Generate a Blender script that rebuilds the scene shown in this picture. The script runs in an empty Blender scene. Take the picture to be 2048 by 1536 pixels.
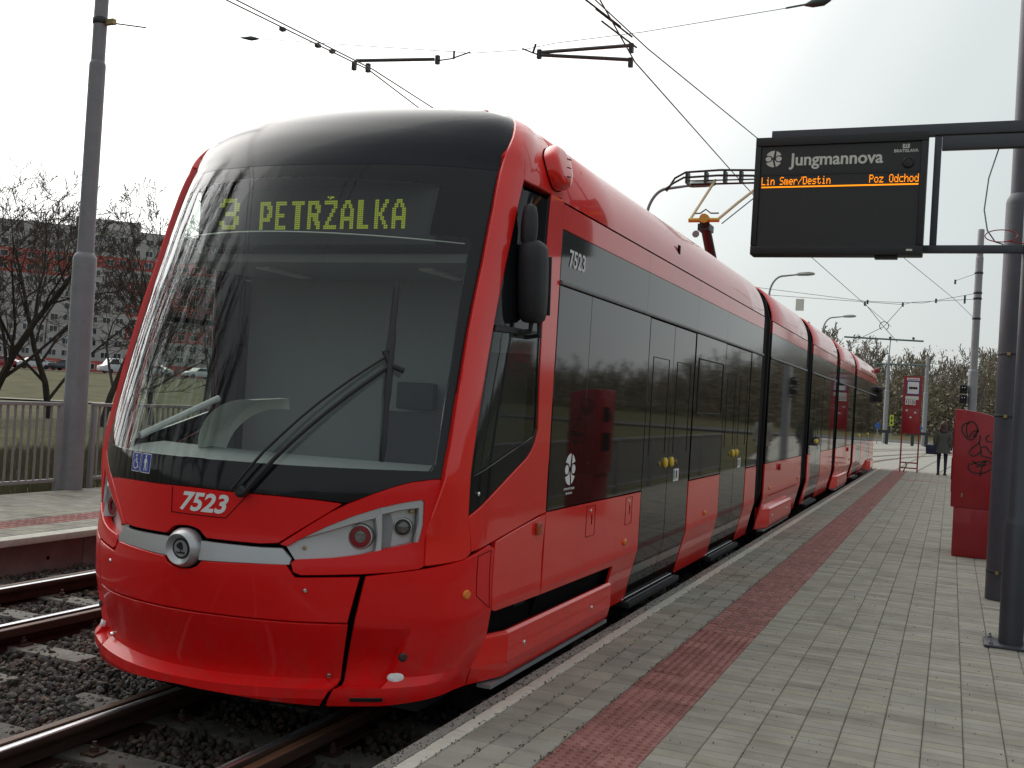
import bpy, bmesh, math, random
import numpy as np
from mathutils import Vector, Matrix
R_ = math.radians
random.seed(7)
rng = np.random.default_rng(11)
SC = bpy.context.scene
COL = SC.collection

# ------------------------------------------------------------------ camera
CAM_LOC = Vector((3.56, 0.0, 1.68))
cd = bpy.data.cameras.new('camera'); cam = bpy.data.objects.new('camera', cd); COL.objects.link(cam)
right = Vector((0.91817063, 0.39155706, 0.06038008))
down = Vector((0.05100948, 0.03430022, -0.99810898))
fwd = Vector((-0.39288767, 0.91951431, 0.01152033))
M = Matrix(((right.x, -down.x, -fwd.x, CAM_LOC.x), (right.y, -down.y, -fwd.y, CAM_LOC.y),
            (right.z, -down.z, -fwd.z, CAM_LOC.z), (0, 0, 0, 1)))
cam.matrix_world = M
cd.sensor_fit = 'HORIZONTAL'; cd.sensor_width = 36.0; cd.lens = 36.0 * 2064.2 / 2048.0
cd.clip_start = 0.05; cd.clip_end = 3000.0
SC.camera = cam

# ------------------------------------------------------------------ sky: bright overcast, whitest towards the veiled sun (left)
SUN_AZ = R_(150.0)      # measured from +x towards +y: the veiled sun stands ahead and to the left
SUN_EL = R_(38.0)
sdir = Vector((math.cos(SUN_EL) * math.cos(SUN_AZ), math.cos(SUN_EL) * math.sin(SUN_AZ), math.sin(SUN_EL)))
W = bpy.data.worlds.new('World'); SC.world = W; W.use_nodes = True
wn, wl = W.node_tree.nodes, W.node_tree.links
wn.clear()
wo = wn.new('ShaderNodeOutputWorld'); bg = wn.new('ShaderNodeBackground')
sky = wn.new('ShaderNodeTexSky'); sky.sky_type = 'NISHITA'; sky.sun_disc = False
sky.sun_elevation = SUN_EL; sky.sun_rotation = math.pi / 2 - SUN_AZ
sky.air_density = 1.0; sky.dust_density = 2.0
bg.inputs['Strength'].default_value = 0.1
tc = wn.new('ShaderNodeTexCoord')
dot = wn.new('ShaderNodeVectorMath'); dot.operation = 'DOT_PRODUCT'; dot.inputs[1].default_value = sdir
nrm = wn.new('ShaderNodeVectorMath'); nrm.operation = 'NORMALIZE'
wl.new(tc.outputs['Generated'], nrm.inputs[0]); wl.new(nrm.outputs[0], dot.inputs[0])
ramp = wn.new('ShaderNodeValToRGB')
cr = ramp.color_ramp; cr.interpolation = 'EASE'
cr.elements[0].position = 0.0; cr.elements[0].color = (3.9, 4.2, 4.4, 1)
cr.elements[1].position = 1.0; cr.elements[1].color = (20.0, 19.8, 19.2, 1)
for p_, c_ in ((0.50, (4.7, 5.0, 5.1)), (0.70, (5.3, 5.6, 5.55)), (0.78, (6.0, 6.35, 6.2)), (0.815, (7.0, 7.3, 7.1)), (0.85, (8.9, 9.1, 8.8)), (0.91, (13.8, 13.8, 13.4))):
    e = cr.elements.new(p_); e.color = (*c_, 1)
mr = wn.new('ShaderNodeMapRange'); mr.inputs[1].default_value = -1.0; mr.inputs[2].default_value = 1.0
wl.new(dot.outputs['Value'], mr.inputs[0]); wl.new(mr.outputs[0], ramp.inputs[0])
cn = wn.new('ShaderNodeTexNoise'); cn.inputs['Scale'].default_value = 2.2; cn.inputs['Detail'].default_value = 3.0
wl.new(nrm.outputs[0], cn.inputs['Vector'])
cm = wn.new('ShaderNodeMapRange'); cm.inputs[3].default_value = 0.92; cm.inputs[4].default_value = 1.08
wl.new(cn.outputs['Fac'], cm.inputs[0])
mul = wn.new('ShaderNodeVectorMath'); mul.operation = 'SCALE'
wl.new(ramp.outputs['Color'], mul.inputs[0]); wl.new(cm.outputs[0], mul.inputs['Scale'])
mix = wn.new('ShaderNodeMix'); mix.data_type = 'RGBA'; mix.inputs[0].default_value = 0.9
wl.new(sky.outputs[0], mix.inputs[6]); wl.new(mul.outputs[0], mix.inputs[7])
wl.new(mix.outputs[2], bg.inputs['Color']); wl.new(bg.outputs[0], wo.inputs['Surface'])

sl = bpy.data.lights.new('sun', 'SUN'); sl.energy = 0.6; sl.angle = R_(70.0); sl.color = (1.0, 0.96, 0.9)
so = bpy.data.objects.new('sun', sl); COL.objects.link(so)
so.rotation_euler = (-sdir).to_track_quat('-Z', 'Y').to_euler(); so.location = (0, 0, 30)

SC.view_settings.view_transform = 'Standard'; SC.view_settings.look = 'None'
SC.view_settings.exposure = 0.36; SC.view_settings.gamma = 1.0
SC.view_settings.use_curve_mapping = False
SC.cycles.use_denoising = True
SC.cycles.max_bounces = 8; SC.cycles.transparent_max_bounces = 12
SC.cycles.caustics_reflective = False; SC.cycles.caustics_refractive = False

# ------------------------------------------------------------------ materials
MATS = {}
def mat(name, col, rough=0.6, metal=0.0, spec=0.5, coat=0.0, coat_rough=0.03, var=0.0, vscale=3.0, col2=None,
        bump=0.0, bscale=40.0, emit=None, estr=0.0, stretch=None, attr=None, objrand=0.0, detail=4.0, ior=None, world=False, stain=0.0):
    m = bpy.data.materials.new(name); m.use_nodes = True
    nt = m.node_tree; b = nt.nodes['Principled BSDF']; L = nt.links
    b.inputs['Base Color'].default_value = (*col, 1); b.inputs['Roughness'].default_value = rough
    b.inputs['Metallic'].default_value = metal; b.inputs['Specular IOR Level'].default_value = spec
    b.inputs['Coat Weight'].default_value = coat; b.inputs['Coat Roughness'].default_value = coat_rough
    if ior: b.inputs['IOR'].default_value = ior
    if emit:
        b.inputs['Emission Color'].default_value = (*emit, 1); b.inputs['Emission Strength'].default_value = estr
    cur = None
    if var > 0 or col2 or bump > 0:
        tcn = nt.nodes.new('ShaderNodeTexCoord'); vec = tcn.outputs['Object']
        if world: vec = nt.nodes.new('ShaderNodeNewGeometry').outputs['Position']
        if stretch:
            mp = nt.nodes.new('ShaderNodeMapping'); mp.inputs['Scale'].default_value = stretch
            L.new(vec, mp.inputs['Vector']); vec = mp.outputs[0]
    if var > 0 or col2:
        n = nt.nodes.new('ShaderNodeTexNoise'); n.inputs['Scale'].default_value = vscale; n.inputs['Detail'].default_value = detail
        n.inputs['Roughness'].default_value = 0.65
        L.new(vec, n.inputs['Vector'])
        rp = nt.nodes.new('ShaderNodeValToRGB'); rp.color_ramp.elements[0].position = 0.3; rp.color_ramp.elements[1].position = 0.7
        c2 = col2 or tuple(min(1, c * (1 + var)) for c in col); c1 = tuple(c * (1 - var) for c in col)
        rp.color_ramp.elements[0].color = (*c1, 1); rp.color_ramp.elements[1].color = (*c2, 1)
        L.new(n.outputs['Fac'], rp.inputs[0]); cur = rp.outputs[0]
    if stain:   # darker weathered patches, larger than one stone
        n3 = nt.nodes.new('ShaderNodeTexNoise'); n3.inputs['Scale'].default_value = 2.0; n3.inputs['Detail'].default_value = 4; n3.inputs['Roughness'].default_value = .6
        mp3 = nt.nodes.new('ShaderNodeMapping'); mp3.inputs['Scale'].default_value = (.8, 1.5, 1)
        L.new(nt.nodes.new('ShaderNodeNewGeometry').outputs['Position'], mp3.inputs['Vector']); L.new(mp3.outputs[0], n3.inputs['Vector'])
        r3 = nt.nodes.new('ShaderNodeMapRange'); r3.inputs[1].default_value = .50; r3.inputs[2].default_value = .68; r3.inputs[3].default_value = 1.0; r3.inputs[4].default_value = 1 - stain
        L.new(n3.outputs['Fac'], r3.inputs[0]); v3 = nt.nodes.new('ShaderNodeVectorMath'); v3.operation = 'SCALE'
        L.new(cur, v3.inputs[0]); L.new(r3.outputs[0], v3.inputs['Scale']); cur = v3.outputs[0]
    if attr:
        a = nt.nodes.new('ShaderNodeAttribute'); a.attribute_name = attr
        mx = nt.nodes.new('ShaderNodeMix'); mx.data_type = 'RGBA'; mx.blend_type = 'MULTIPLY'; mx.inputs[0].default_value = 1
        if cur: L.new(cur, mx.inputs[6])
        else: mx.inputs[6].default_value = (*col, 1)
        L.new(a.outputs['Color'], mx.inputs[7]); cur = mx.outputs[2]
    if objrand:
        oi = nt.nodes.new('ShaderNodeObjectInfo'); mrn = nt.nodes.new('ShaderNodeMapRange')
        mrn.inputs[3].default_value = 1 - objrand; mrn.inputs[4].default_value = 1 + objrand
        L.new(oi.outputs['Random'], mrn.inputs[0])
        vm = nt.nodes.new('ShaderNodeVectorMath'); vm.operation = 'SCALE'
        if cur: L.new(cur, vm.inputs[0])
        else: vm.inputs[0].default_value = col
        L.new(mrn.outputs[0], vm.inputs['Scale']); cur = vm.outputs[0]
    if cur: L.new(cur, b.inputs['Base Color'])
    if bump > 0:
        n2 = nt.nodes.new('ShaderNodeTexNoise'); n2.inputs['Scale'].default_value = bscale; n2.inputs['Detail'].default_value = 3
        L.new(vec, n2.inputs['Vector'])
        bp = nt.nodes.new('ShaderNodeBump'); bp.inputs['Strength'].default_value = bump; bp.inputs['Distance'].default_value = 0.01
        L.new(n2.outputs['Fac'], bp.inputs['Height']); L.new(bp.outputs[0], b.inputs['Normal'])
    MATS[name] = m
    return m

def paint(name, col, dirt=0.06, coat=1.0):
    """car paint: coloured base, clear coat, faint dust that dulls the gloss"""
    m = mat(name, col, rough=0.42, spec=0.25, coat=coat, coat_rough=0.04, var=dirt, vscale=1.3)
    nt = m.node_tree; b = nt.nodes['Principled BSDF']
    n = nt.nodes.new('ShaderNodeTexNoise'); n.inputs['Scale'].default_value = 2.5; n.inputs['Detail'].default_value = 5
    tcn = nt.nodes.new('ShaderNodeTexCoord'); nt.links.new(tcn.outputs['Object'], n.inputs['Vector'])
    mrn = nt.nodes.new('ShaderNodeMapRange'); mrn.inputs[3].default_value = 0.01; mrn.inputs[4].default_value = 0.12
    nt.links.new(n.outputs['Fac'], mrn.inputs[0]); nt.links.new(mrn.outputs[0], b.inputs['Coat Roughness'])
    # film of road dust and brake grime low on the body, broken up by noise
    sx = nt.nodes.new('ShaderNodeSeparateXYZ'); nt.links.new(nt.nodes.new('ShaderNodeNewGeometry').outputs['Position'], sx.inputs[0])
    hz = nt.nodes.new('ShaderNodeMapRange'); hz.inputs[1].default_value = .62; hz.inputs[2].default_value = .05; nt.links.new(sx.outputs['Z'], hz.inputs[0])
    n2 = nt.nodes.new('ShaderNodeTexNoise'); n2.inputs['Scale'].default_value = 7; n2.inputs['Detail'].default_value = 6; n2.inputs['Roughness'].default_value = .7
    mp = nt.nodes.new('ShaderNodeMapping'); mp.inputs['Scale'].default_value = (1.6, 1.6, .5); nt.links.new(tcn.outputs['Object'], mp.inputs['Vector']); nt.links.new(mp.outputs[0], n2.inputs['Vector'])
    q = nt.nodes.new('ShaderNodeMapRange'); q.inputs[1].default_value = .42; q.inputs[2].default_value = .75; q.inputs[4].default_value = .34; nt.links.new(n2.outputs['Fac'], q.inputs[0])
    mu = nt.nodes.new('ShaderNodeMath'); mu.operation = 'MULTIPLY'; nt.links.new(hz.outputs[0], mu.inputs[0]); nt.links.new(q.outputs[0], mu.inputs[1])
    mx = nt.nodes.new('ShaderNodeMix'); mx.data_type = 'RGBA'; mx.inputs[7].default_value = (.12, .075, .055, 1)
    src = b.inputs['Base Color'].links[0].from_socket; nt.links.new(mu.outputs[0], mx.inputs[0]); nt.links.new(src, mx.inputs[6]); nt.links.new(mx.outputs[2], b.inputs['Base Color'])
    return m

def glass(name, tint, extra=0.0):
    m = bpy.data.materials.new(name); m.use_nodes = True
    nt = m.node_tree; nt.nodes.clear(); L = nt.links
    o = nt.nodes.new('ShaderNodeOutputMaterial'); t = nt.nodes.new('ShaderNodeBsdfTransparent')
    t.inputs[0].default_value = (*tint, 1)
    g = nt.nodes.new('ShaderNodeBsdfGlossy'); g.inputs['Roughness'].default_value = 0.035; g.inputs['Color'].default_value = (.95, .97, 1, 1)
    fr = nt.nodes.new('ShaderNodeFresnel'); ge = nt.nodes.new('ShaderNodeNewGeometry'); mi = nt.nodes.new('ShaderNodeMapRange'); mi.inputs[3].default_value = 1.48; mi.inputs[4].default_value = 1 / 1.48
    L.new(ge.outputs['Backfacing'], mi.inputs[0]); L.new(mi.outputs[0], fr.inputs['IOR'])   # a thin pane reflects alike from both sides
    ad = nt.nodes.new('ShaderNodeMath'); ad.operation = 'ADD'; ad.inputs[1].default_value = extra; ad.use_clamp = True
    L.new(fr.outputs[0], ad.inputs[0])
    mx = nt.nodes.new('ShaderNodeMixShader'); L.new(ad.outputs[0], mx.inputs[0]); L.new(t.outputs[0], mx.inputs[1]); L.new(g.outputs[0], mx.inputs[2])
    L.new(mx.outputs[0], o.inputs[0]); MATS[name] = m
    return m

RED = paint('red_paint', (0.78, 0.011, 0.006), coat=.9)
REDNOSE = paint('red_nose_paint', (0.70, 0.005, 0.006), coat=.28)
SILVER = mat('silver_paint', (0.46, 0.47, 0.48), rough=0.35, metal=0.6, coat=0.4, coat_rough=0.1)
CHROME = mat('bright_metal', (0.75, 0.76, 0.78), rough=0.18, metal=1.0)
STEEL = mat('galvanised_steel', (0.25, 0.255, 0.265), rough=0.5, metal=0.3, var=0.10, vscale=4)
POLEGREY = mat('grey_pole_paint', (0.205, 0.21, 0.225), rough=0.45, var=0.10, vscale=5, spec=0.4)
POLESHADED = mat('shaded_pole_grey', (0.062, 0.065, 0.080), rough=0.45, var=0.12, vscale=5)  # same grey as the left pole, with shade put into the colour
POLEDARK = mat('dark_pole_paint', (0.045, 0.05, 0.062), rough=0.4, var=0.1, vscale=4)
DARK = mat('charcoal_paint', (0.018, 0.021, 0.024), rough=0.45)
BLACK = mat('black_plastic', (0.012, 0.012, 0.014), rough=0.5)
MIRRORBLACK = mat('mirror_housing', (0.016, 0.016, 0.02), rough=0.55)
RUBBER = mat('black_rubber', (0.012, 0.012, 0.013), rough=0.75)
GAP = mat('dark_gap', (0.006, 0.006, 0.007), rough=0.9, spec=0.1)
FRIT = mat('black_glass', (0.010, 0.011, 0.013), rough=0.07, spec=0.5, ior=1.38)
CAPBLACK = mat('charcoal_roof_cap', (0.018, 0.020, 0.025), rough=0.13, spec=0.5, ior=1.26)
SIDEGLASS = mat('tinted_side_glass', (0.010, 0.0105, 0.0095), rough=0.035, spec=0.5, ior=1.55)
DOORGLASS = mat('tinted_door_glass', (0.013, 0.0135, 0.012), rough=0.04, spec=0.5, ior=1.52)
BANDGLASS = mat('grey_roof_band', (0.038, 0.042, 0.042), rough=0.09, spec=0.5, ior=1.5)
WINDSCREEN = glass('windscreen_glass', (0.84, 0.89, 0.86), 0.0)
CABGLASS = glass('cab_window_glass', (0.78, 0.84, 0.80), 0.0)
LENS = glass('lamp_glass', (0.8, 0.8, 0.8), 0.05)
ORANGE = mat('orange_lens', (0.75, 0.20, 0.01), rough=0.2, coat=0.6)
REDLENS = mat('red_lens', (0.20, 0.004, 0.012), rough=0.35, coat=0.15)
WHITE = mat('white_vinyl', (0.75, 0.75, 0.74), rough=0.5)
WHITEDULL = mat('grey_white_plastic', (0.66, 0.68, 0.62), rough=0.5)
CABGREY = mat('cab_grey', (0.27, 0.285, 0.285), rough=0.7)
CABDARK = mat('cab_dark_trim', (0.035, 0.038, 0.04), rough=0.7)
BLUE = mat('sign_blue', (0.012, 0.035, 0.30), rough=0.4)
SIGNBLUE = mat('stop_sign_blue', (0.02, 0.08, 0.30), rough=0.5)
YELLOW = mat('yellow_paint', (0.62, 0.36, 0.05), rough=0.5)
CREAMPAINT = mat('cream_paint', (0.60, 0.48, 0.30), rough=0.5)
BUTTON = mat('yellow_button', (0.75, 0.52, 0.05), rough=0.35)
LEDG = mat('amber_green_led', (0.10, 0.12, 0.01), emit=(0.50, 0.60, 0.03), estr=0.34, rough=0.5)
LEDO = mat('orange_led', (0.2, 0.05, 0.0), emit=(1.0, 0.27, 0.0), estr=1.3, rough=0.5)
SIGNRED = mat('sign_red', (0.31, 0.006, 0.013), rough=0.45, coat=0.2, var=0.06)
BRASS = mat('brass_band', (0.35, 0.26, 0.12), rough=0.4, metal=0.8)
WIREMAT = mat('copper_wire', (0.075, 0.13, 0.13), rough=0.6)
INSUL = mat('insulator', (0.05, 0.075, 0.07), rough=0.5)
LAMPGREY = mat('lamp_housing', (0.26, 0.28, 0.25), rough=0.6)

# ------------------------------------------------------------------ mesh helpers
BASE = {}
def tag(o, label=None, cat=None, group=None, kind=None):
    if label: o['label'] = label
    if cat: o['category'] = cat
    if group: o['group'] = group
    if kind: o['kind'] = kind
    return o
def link(name, me, parent=None, at=None):
    """at = world position of the object's origin (mesh already relative to it)"""
    o = bpy.data.objects.new(name, me); COL.objects.link(o)
    at = Vector(at) if at is not None else Vector((0, 0, 0))
    BASE[o.name] = at
    if parent: o.parent = parent; o.location = at - BASE[parent.name]
    else: o.location = at
    return o
def thing(name, label, cat, loc, group=None, kind=None):
    o = link(name, None, None, loc)
    return tag(o, label, cat, group, kind)

class MB:
    def __init__(s): s.v = []; s.f = []; s.m = []; s.sm = []
    def add(s, vs, fs, mi=0, smooth=False):
        b = len(s.v); s.v += [tuple(v) for v in vs]; s.f += [tuple(i + b for i in f) for f in fs]
        s.m += [mi] * len(fs); s.sm += [smooth] * len(fs); return s
    def box(s, c, d, rot=None, mi=0):
        hx, hy, hz = d[0] / 2, d[1] / 2, d[2] / 2
        vs = [Vector((x, y, z)) for x in (-hx, hx) for y in (-hy, hy) for z in (-hz, hz)]
        if rot is not None: vs = [rot @ v for v in vs]
        c = Vector(c); vs = [v + c for v in vs]
        return s.add(vs, [(0, 1, 3, 2), (4, 6, 7, 5), (0, 4, 5, 1), (2, 3, 7, 6), (0, 2, 6, 4), (1, 5, 7, 3)], mi)
    def bbox(s, a, b, mi=0):
        return s.box([(a[i] + b[i]) / 2 for i in range(3)], [abs(b[i] - a[i]) for i in range(3)], None, mi)
    def tube(s, path, r, n=8, cap=True, mi=0, up=None):
        path = [Vector(p) for p in path]; k = len(path)
        rs = r if isinstance(r, (list, tuple)) else [r] * k
        vs = []; fs = []
        t0 = (path[1] - path[0]).normalized()
        ref = Vector((0, 0, 1)) if abs(t0.z) < 0.9 else Vector((1, 0, 0))
        u = t0.cross(ref).normalized()
        for i in range(k):
            t = (path[min(i + 1, k - 1)] - path[max(i - 1, 0)]).normalized()
            u = (u - t * u.dot(t)).normalized(); w = t.cross(u)
            for j in range(n):
                a = 2 * math.pi * j / n
                vs.append(path[i] + (u * math.cos(a) + w * math.sin(a)) * rs[i])
        for i in range(k - 1):
            for j in range(n):
                a = i * n + j; b = i * n + (j + 1) % n
                fs.append((a, b, b + n, a + n))
        s.add(vs, fs, mi, True)
        if cap:
            s.add(vs[:n], [tuple(range(n - 1, -1, -1))], mi); s.add(vs[-n:], [tuple(range(n))], mi)
        return s
    def lathe(s, prof, c=(0, 0, 0), axis=(0, 0, 1), n=16, mi=0, smooth=True):
        """prof: list of (radius, height along axis)"""
        ax = Vector(axis).normalized(); ref = Vector((0, 0, 1)) if abs(ax.z) < 0.9 else Vector((1, 0, 0))
        u = ax.cross(ref).normalized(); w = ax.cross(u); c = Vector(c); vs = []; fs = []
        for r, h in prof:
            for j in range(n):
                a = 2 * math.pi * j / n; vs.append(c + ax * h + (u * math.cos(a) + w * math.sin(a)) * r)
        for i in range(len(prof) - 1):
            for j in range(n):
                a = i * n + j; b = i * n + (j + 1) % n
                fs.append((a, b, b + n, a + n))
        s.add(vs, fs, mi, smooth)
        s.add(vs[:n], [tuple(range(n - 1, -1, -1))], mi); s.add(vs[-n:], [tuple(range(n))], mi)
        return s
    def prism(s, poly, fn, d0, d1, mi=0):
        """poly: 2-D points; fn(u, v, d) -> 3-D; extruded from d0 to d1"""
        n = len(poly); vs = [fn(u, v, d0) for u, v in poly] + [fn(u, v, d1) for u, v in poly]
        fs = [tuple(range(n - 1, -1, -1)), tuple(range(n, 2 * n))]
        fs += [(i, (i + 1) % n, (i + 1) % n + n, i + n) for i in range(n)]
        return s.add(vs, fs, mi)
    def build(s, name, m, parent=None, at=None, bevel=0.0, seg=2, sharp=40, norm=True):
        if at is None: at = BASE[parent.name] if parent else (0, 0, 0)
        at = Vector(at)
        me = bpy.data.meshes.new(name)
        me.from_pydata([(v[0] - at.x, v[1] - at.y, v[2] - at.z) for v in s.v], [], s.f)
        for mm in (m if isinstance(m, (list, tuple)) else [m]): me.materials.append(mm)
        me.polygons.foreach_set('material_index', s.m)
        me.polygons.foreach_set('use_smooth', s.sm)
        if norm or bevel:
            bm = bmesh.new(); bm.from_mesh(me)
            bmesh.ops.remove_doubles(bm, verts=bm.verts, dist=1e-5)
            bmesh.ops.recalc_face_normals(bm, faces=bm.faces)
            if bevel:
                es = [e for e in bm.edges if len(e.link_faces) == 2 and e.calc_face_angle(0) > R_(30)]
                bmesh.ops.bevel(bm, geom=es, offset=bevel, segments=seg, affect='EDGES', profile=0.6, clamp_overlap=True)
                for f in bm.faces: f.smooth = True
            bm.to_mesh(me); bm.free()
            me.set_sharp_from_angle(angle=R_(sharp))
        me.update()
        return link(name, me, parent, at)

def raw(name, verts, faces, m, parent=None, at=(0, 0, 0), smooth=False, color=None):
    """fast mesh from numpy arrays (faces all with the same corner count)"""
    verts = np.asarray(verts, dtype=np.float32) - np.asarray(at, dtype=np.float32)
    faces = np.asarray(faces, dtype=np.int32); k = faces.shape[1]
    me = bpy.data.meshes.new(name)
    me.vertices.add(len(verts)); me.vertices.foreach_set('co', verts.ravel())
    me.loops.add(faces.size); me.loops.foreach_set('vertex_index', faces.ravel())
    me.polygons.add(len(faces)); me.polygons.foreach_set('loop_start', np.arange(0, faces.size, k, dtype=np.int32))
    me.polygons.foreach_set('use_smooth', np.full(len(faces), smooth))
    if isinstance(m, (list, tuple)):
        for q in m: me.materials.append(q)
    else: me.materials.append(m)
    me.update(calc_edges=True)
    if color is not None:   # per-vertex colours
        a = me.color_attributes.new('tone', 'FLOAT_COLOR', 'POINT')
        a.data.foreach_set('color', np.c_[color, np.ones(len(verts))].astype(np.float32).ravel())
    return link(name, me, parent, at)

def copy_tree(o, delta, label=None):
    """copy of a thing with copies of its parts and sub-parts (meshes shared)"""
    c = o.copy(); COL.objects.link(c); c.location = o.location + Vector(delta); BASE[c.name] = BASE[o.name] + Vector(delta)
    if label: c['label'] = label
    def rec(a, b):
        for ch in a.children:
            k = ch.copy(); COL.objects.link(k); k.parent = b; rec(ch, k)
    rec(o, c)
    return c

def text_mesh(body, size, shear=0.0, offset=0.0, extrude=0.0, spacing=1.0):
    """flat lettering as (verts, faces) in its own plane, centred"""
    c = bpy.data.curves.new('lettering', 'FONT'); c.body = body; c.size = size; c.shear = shear; c.offset = offset
    c.extrude = extrude; c.align_x = 'CENTER'; c.align_y = 'CENTER'; c.space_character = spacing; c.resolution_u = 3
    o = bpy.data.objects.new('lettering', c); COL.objects.link(o)
    dg = bpy.context.evaluated_depsgraph_get(); me = bpy.data.meshes.new_from_object(o.evaluated_get(dg))
    vs = [tuple(v.co) for v in me.vertices]; fs = [tuple(p.vertices) for p in me.polygons]
    bpy.data.objects.remove(o); bpy.data.curves.remove(c); bpy.data.meshes.remove(me)
    return vs, fs
# ================================================================== TRAM
def pchip(xs, ys):
    xs = np.array(xs, float); ys = np.array(ys, float); h = np.diff(xs); d = np.diff(ys) / h
    m = np.zeros(len(xs)); m[0] = d[0]; m[-1] = d[-1]
    for i in range(1, len(xs) - 1):
        if d[i - 1] * d[i] > 0:
            w1 = 2 * h[i] + h[i - 1]; w2 = h[i] + 2 * h[i - 1]; m[i] = (w1 + w2) / (w1 / d[i - 1] + w2 / d[i])
    def f(x):
        x = np.asarray(x, float); i = np.clip(np.searchsorted(xs, x) - 1, 0, len(h) - 1)
        t = np.clip((x - xs[i]) / h[i], 0, 1)
        return ((2 * t**3 - 3 * t**2 + 1) * ys[i] + (t**3 - 2 * t**2 + t) * h[i] * m[i] + (-2 * t**3 + 3 * t**2) * ys[i + 1] + (t**3 - t**2) * h[i] * m[i + 1])
    return f
YN = [(-.1, 4.30), (.04, 4.255), (.10, 4.225), (.15, 4.225), (.19, 4.285), (.26, 4.265), (.5, 4.205)]
YU = [(.5, 4.205), (.7, 4.195), (.9, 4.215), (1.23, 4.235), (1.41, 4.275), (1.67, 4.345), (2.02, 4.455), (2.39, 4.59), (2.69, 4.72), (2.96, 4.86), (3.1, 4.97), (3.2, 5.08), (3.3, 5.22), (3.37, 5.36), (3.40, 5.45), (3.41, 5.58), (3.43, 6.0), (3.45, 6.4)]
_yu = pchip(*zip(*YU)); _yl = zip(*YN); _ylx, _yly = [np.array(q) for q in _yl]
def yn(z): return np.where(np.asarray(z) < .5, np.interp(z, _ylx, _yly), _yu(z))
def aa(z): return np.interp(z, [2.4, 3.0, 3.3, 3.44], [.44, .40, .30, .25])
WT = [(2.9, 1.24), (3.0, 1.233), (3.1, 1.208), (3.2, 1.165), (3.3, 1.098), (3.36, 1.04), (3.40, .97), (3.42, .85), (3.435, .64), (3.443, .42), (3.45, .15)]
_wu = pchip(*zip(*WT))
def ww(z):
    z = np.asarray(z, float)
    return np.where(z < 2.9, np.interp(z, [-.1, .1, .48, 2.9], [1.13, 1.15, 1.24, 1.24]), _wu(z))

# the nose as a table: row = height, column = arc length from the centre line
ZR = np.r_[np.linspace(-.1, .5, 121), np.linspace(.51, 2.9, 120), np.linspace(2.91, 3.449, 160)]
SR = np.linspace(0, 3.4, 341)
TX = np.zeros((len(ZR), len(SR))); TY = np.zeros_like(TX); SCN = np.zeros(len(ZR)); YCN = np.zeros(len(ZR))
for i_, z_ in enumerate(ZR):
    w_ = float(ww(z_)); th = np.linspace(0, math.pi / 2, 500)[1:]
    xa = np.linspace(0, w_ * .72, 200); xb = w_ * np.sin(th) ** (1 / 12.); xb = xb[xb > xa[-1]]
    tb = np.arcsin(np.clip((xb / w_) ** 12, 0, 1))
    xs_ = np.r_[xa, xb]; te = np.r_[np.arcsin((xa / w_) ** 12), tb]
    ys_ = yn(z_) + aa(z_) * xs_**2 + .28 * (1 - np.cos(te))
    s_ = np.r_[0, np.cumsum(np.hypot(np.diff(xs_), np.diff(ys_)))]
    SCN[i_] = s_[-1]; YCN[i_] = ys_[-1]
    xs_ = np.r_[xs_, w_]; ys_ = np.r_[ys_, ys_[-1] + 5]; s_ = np.r_[s_, s_[-1] + 5]
    TX[i_] = np.interp(SR, s_, xs_); TY[i_] = np.interp(SR, s_, ys_)
def nose0(s, z):
    sg = -1.0 if s < 0 else 1.0; s = abs(s)
    zi = float(np.interp(z, ZR, np.arange(len(ZR)))); i = min(int(zi), len(ZR) - 2); fz = zi - i
    si = s / (SR[1] - SR[0]); j = min(int(si), len(SR) - 2); fs = si - j
    def L(T): return (T[i, j] * (1 - fs) + T[i, j + 1] * fs) * (1 - fz) + (T[i + 1, j] * (1 - fs) + T[i + 1, j + 1] * fs) * fz
    return Vector((sg * L(TX), L(TY), z))
def nose_n(s, z):
    e = .006
    a = nose0(s + e, z) - nose0(s - e, z); zt = min(z, 3.44)
    b = nose0(s, zt + e) - nose0(s, zt - e)
    n = a.cross(b); n.normalize(); return n
def nose(s, z, off=0.0):
    return nose0(s, z) + (nose_n(s, z) * off if off else Vector((0, 0, 0)))
def nose_m(s, z, off=0.0):
    p = nose(-s, z, off); return p
def s_at_y(y, z):
    return float(np.interp(z, ZR, SCN)) + y - float(np.interp(z, ZR, YCN))
def side(y, z, off=0.0, sg=1):
    w = float(ww(z)); d = (float(ww(z + .01)) - float(ww(z - .01))) / .02
    n = Vector((1, 0, -d)).normalized()
    p = Vector((w, y, z)) + n * off; p.x *= sg; return p
def fillet(poly, r, k=4):
    """round the corners of a 2-D polygon"""
    out = []; n = len(poly)
    for i in range(n):
        p = Vector(poly[i]).to_2d(); a = Vector(poly[i - 1]).to_2d() - p; b = Vector(poly[(i + 1) % n]).to_2d() - p
        la, lb = a.length, b.length
        if la < 1e-6 or lb < 1e-6: continue
        ang = a.angle(b)
        rr = min(r, la * .45, lb * .45)
        if ang > R_(165) or rr < 1e-4: out.append(tuple(p)); continue
        p0 = p + a.normalized() * rr; p1 = p + b.normalized() * rr
        for j in range(k + 1):
            t = j / k; q = p0 * (1 - t)**2 + p * 2 * t * (1 - t) + p1 * t**2; out.append(tuple(q))
    return out
def mirror_half(half): return half + [(-u, v) for u, v in reversed(half) if abs(u) > 1e-6]

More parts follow.
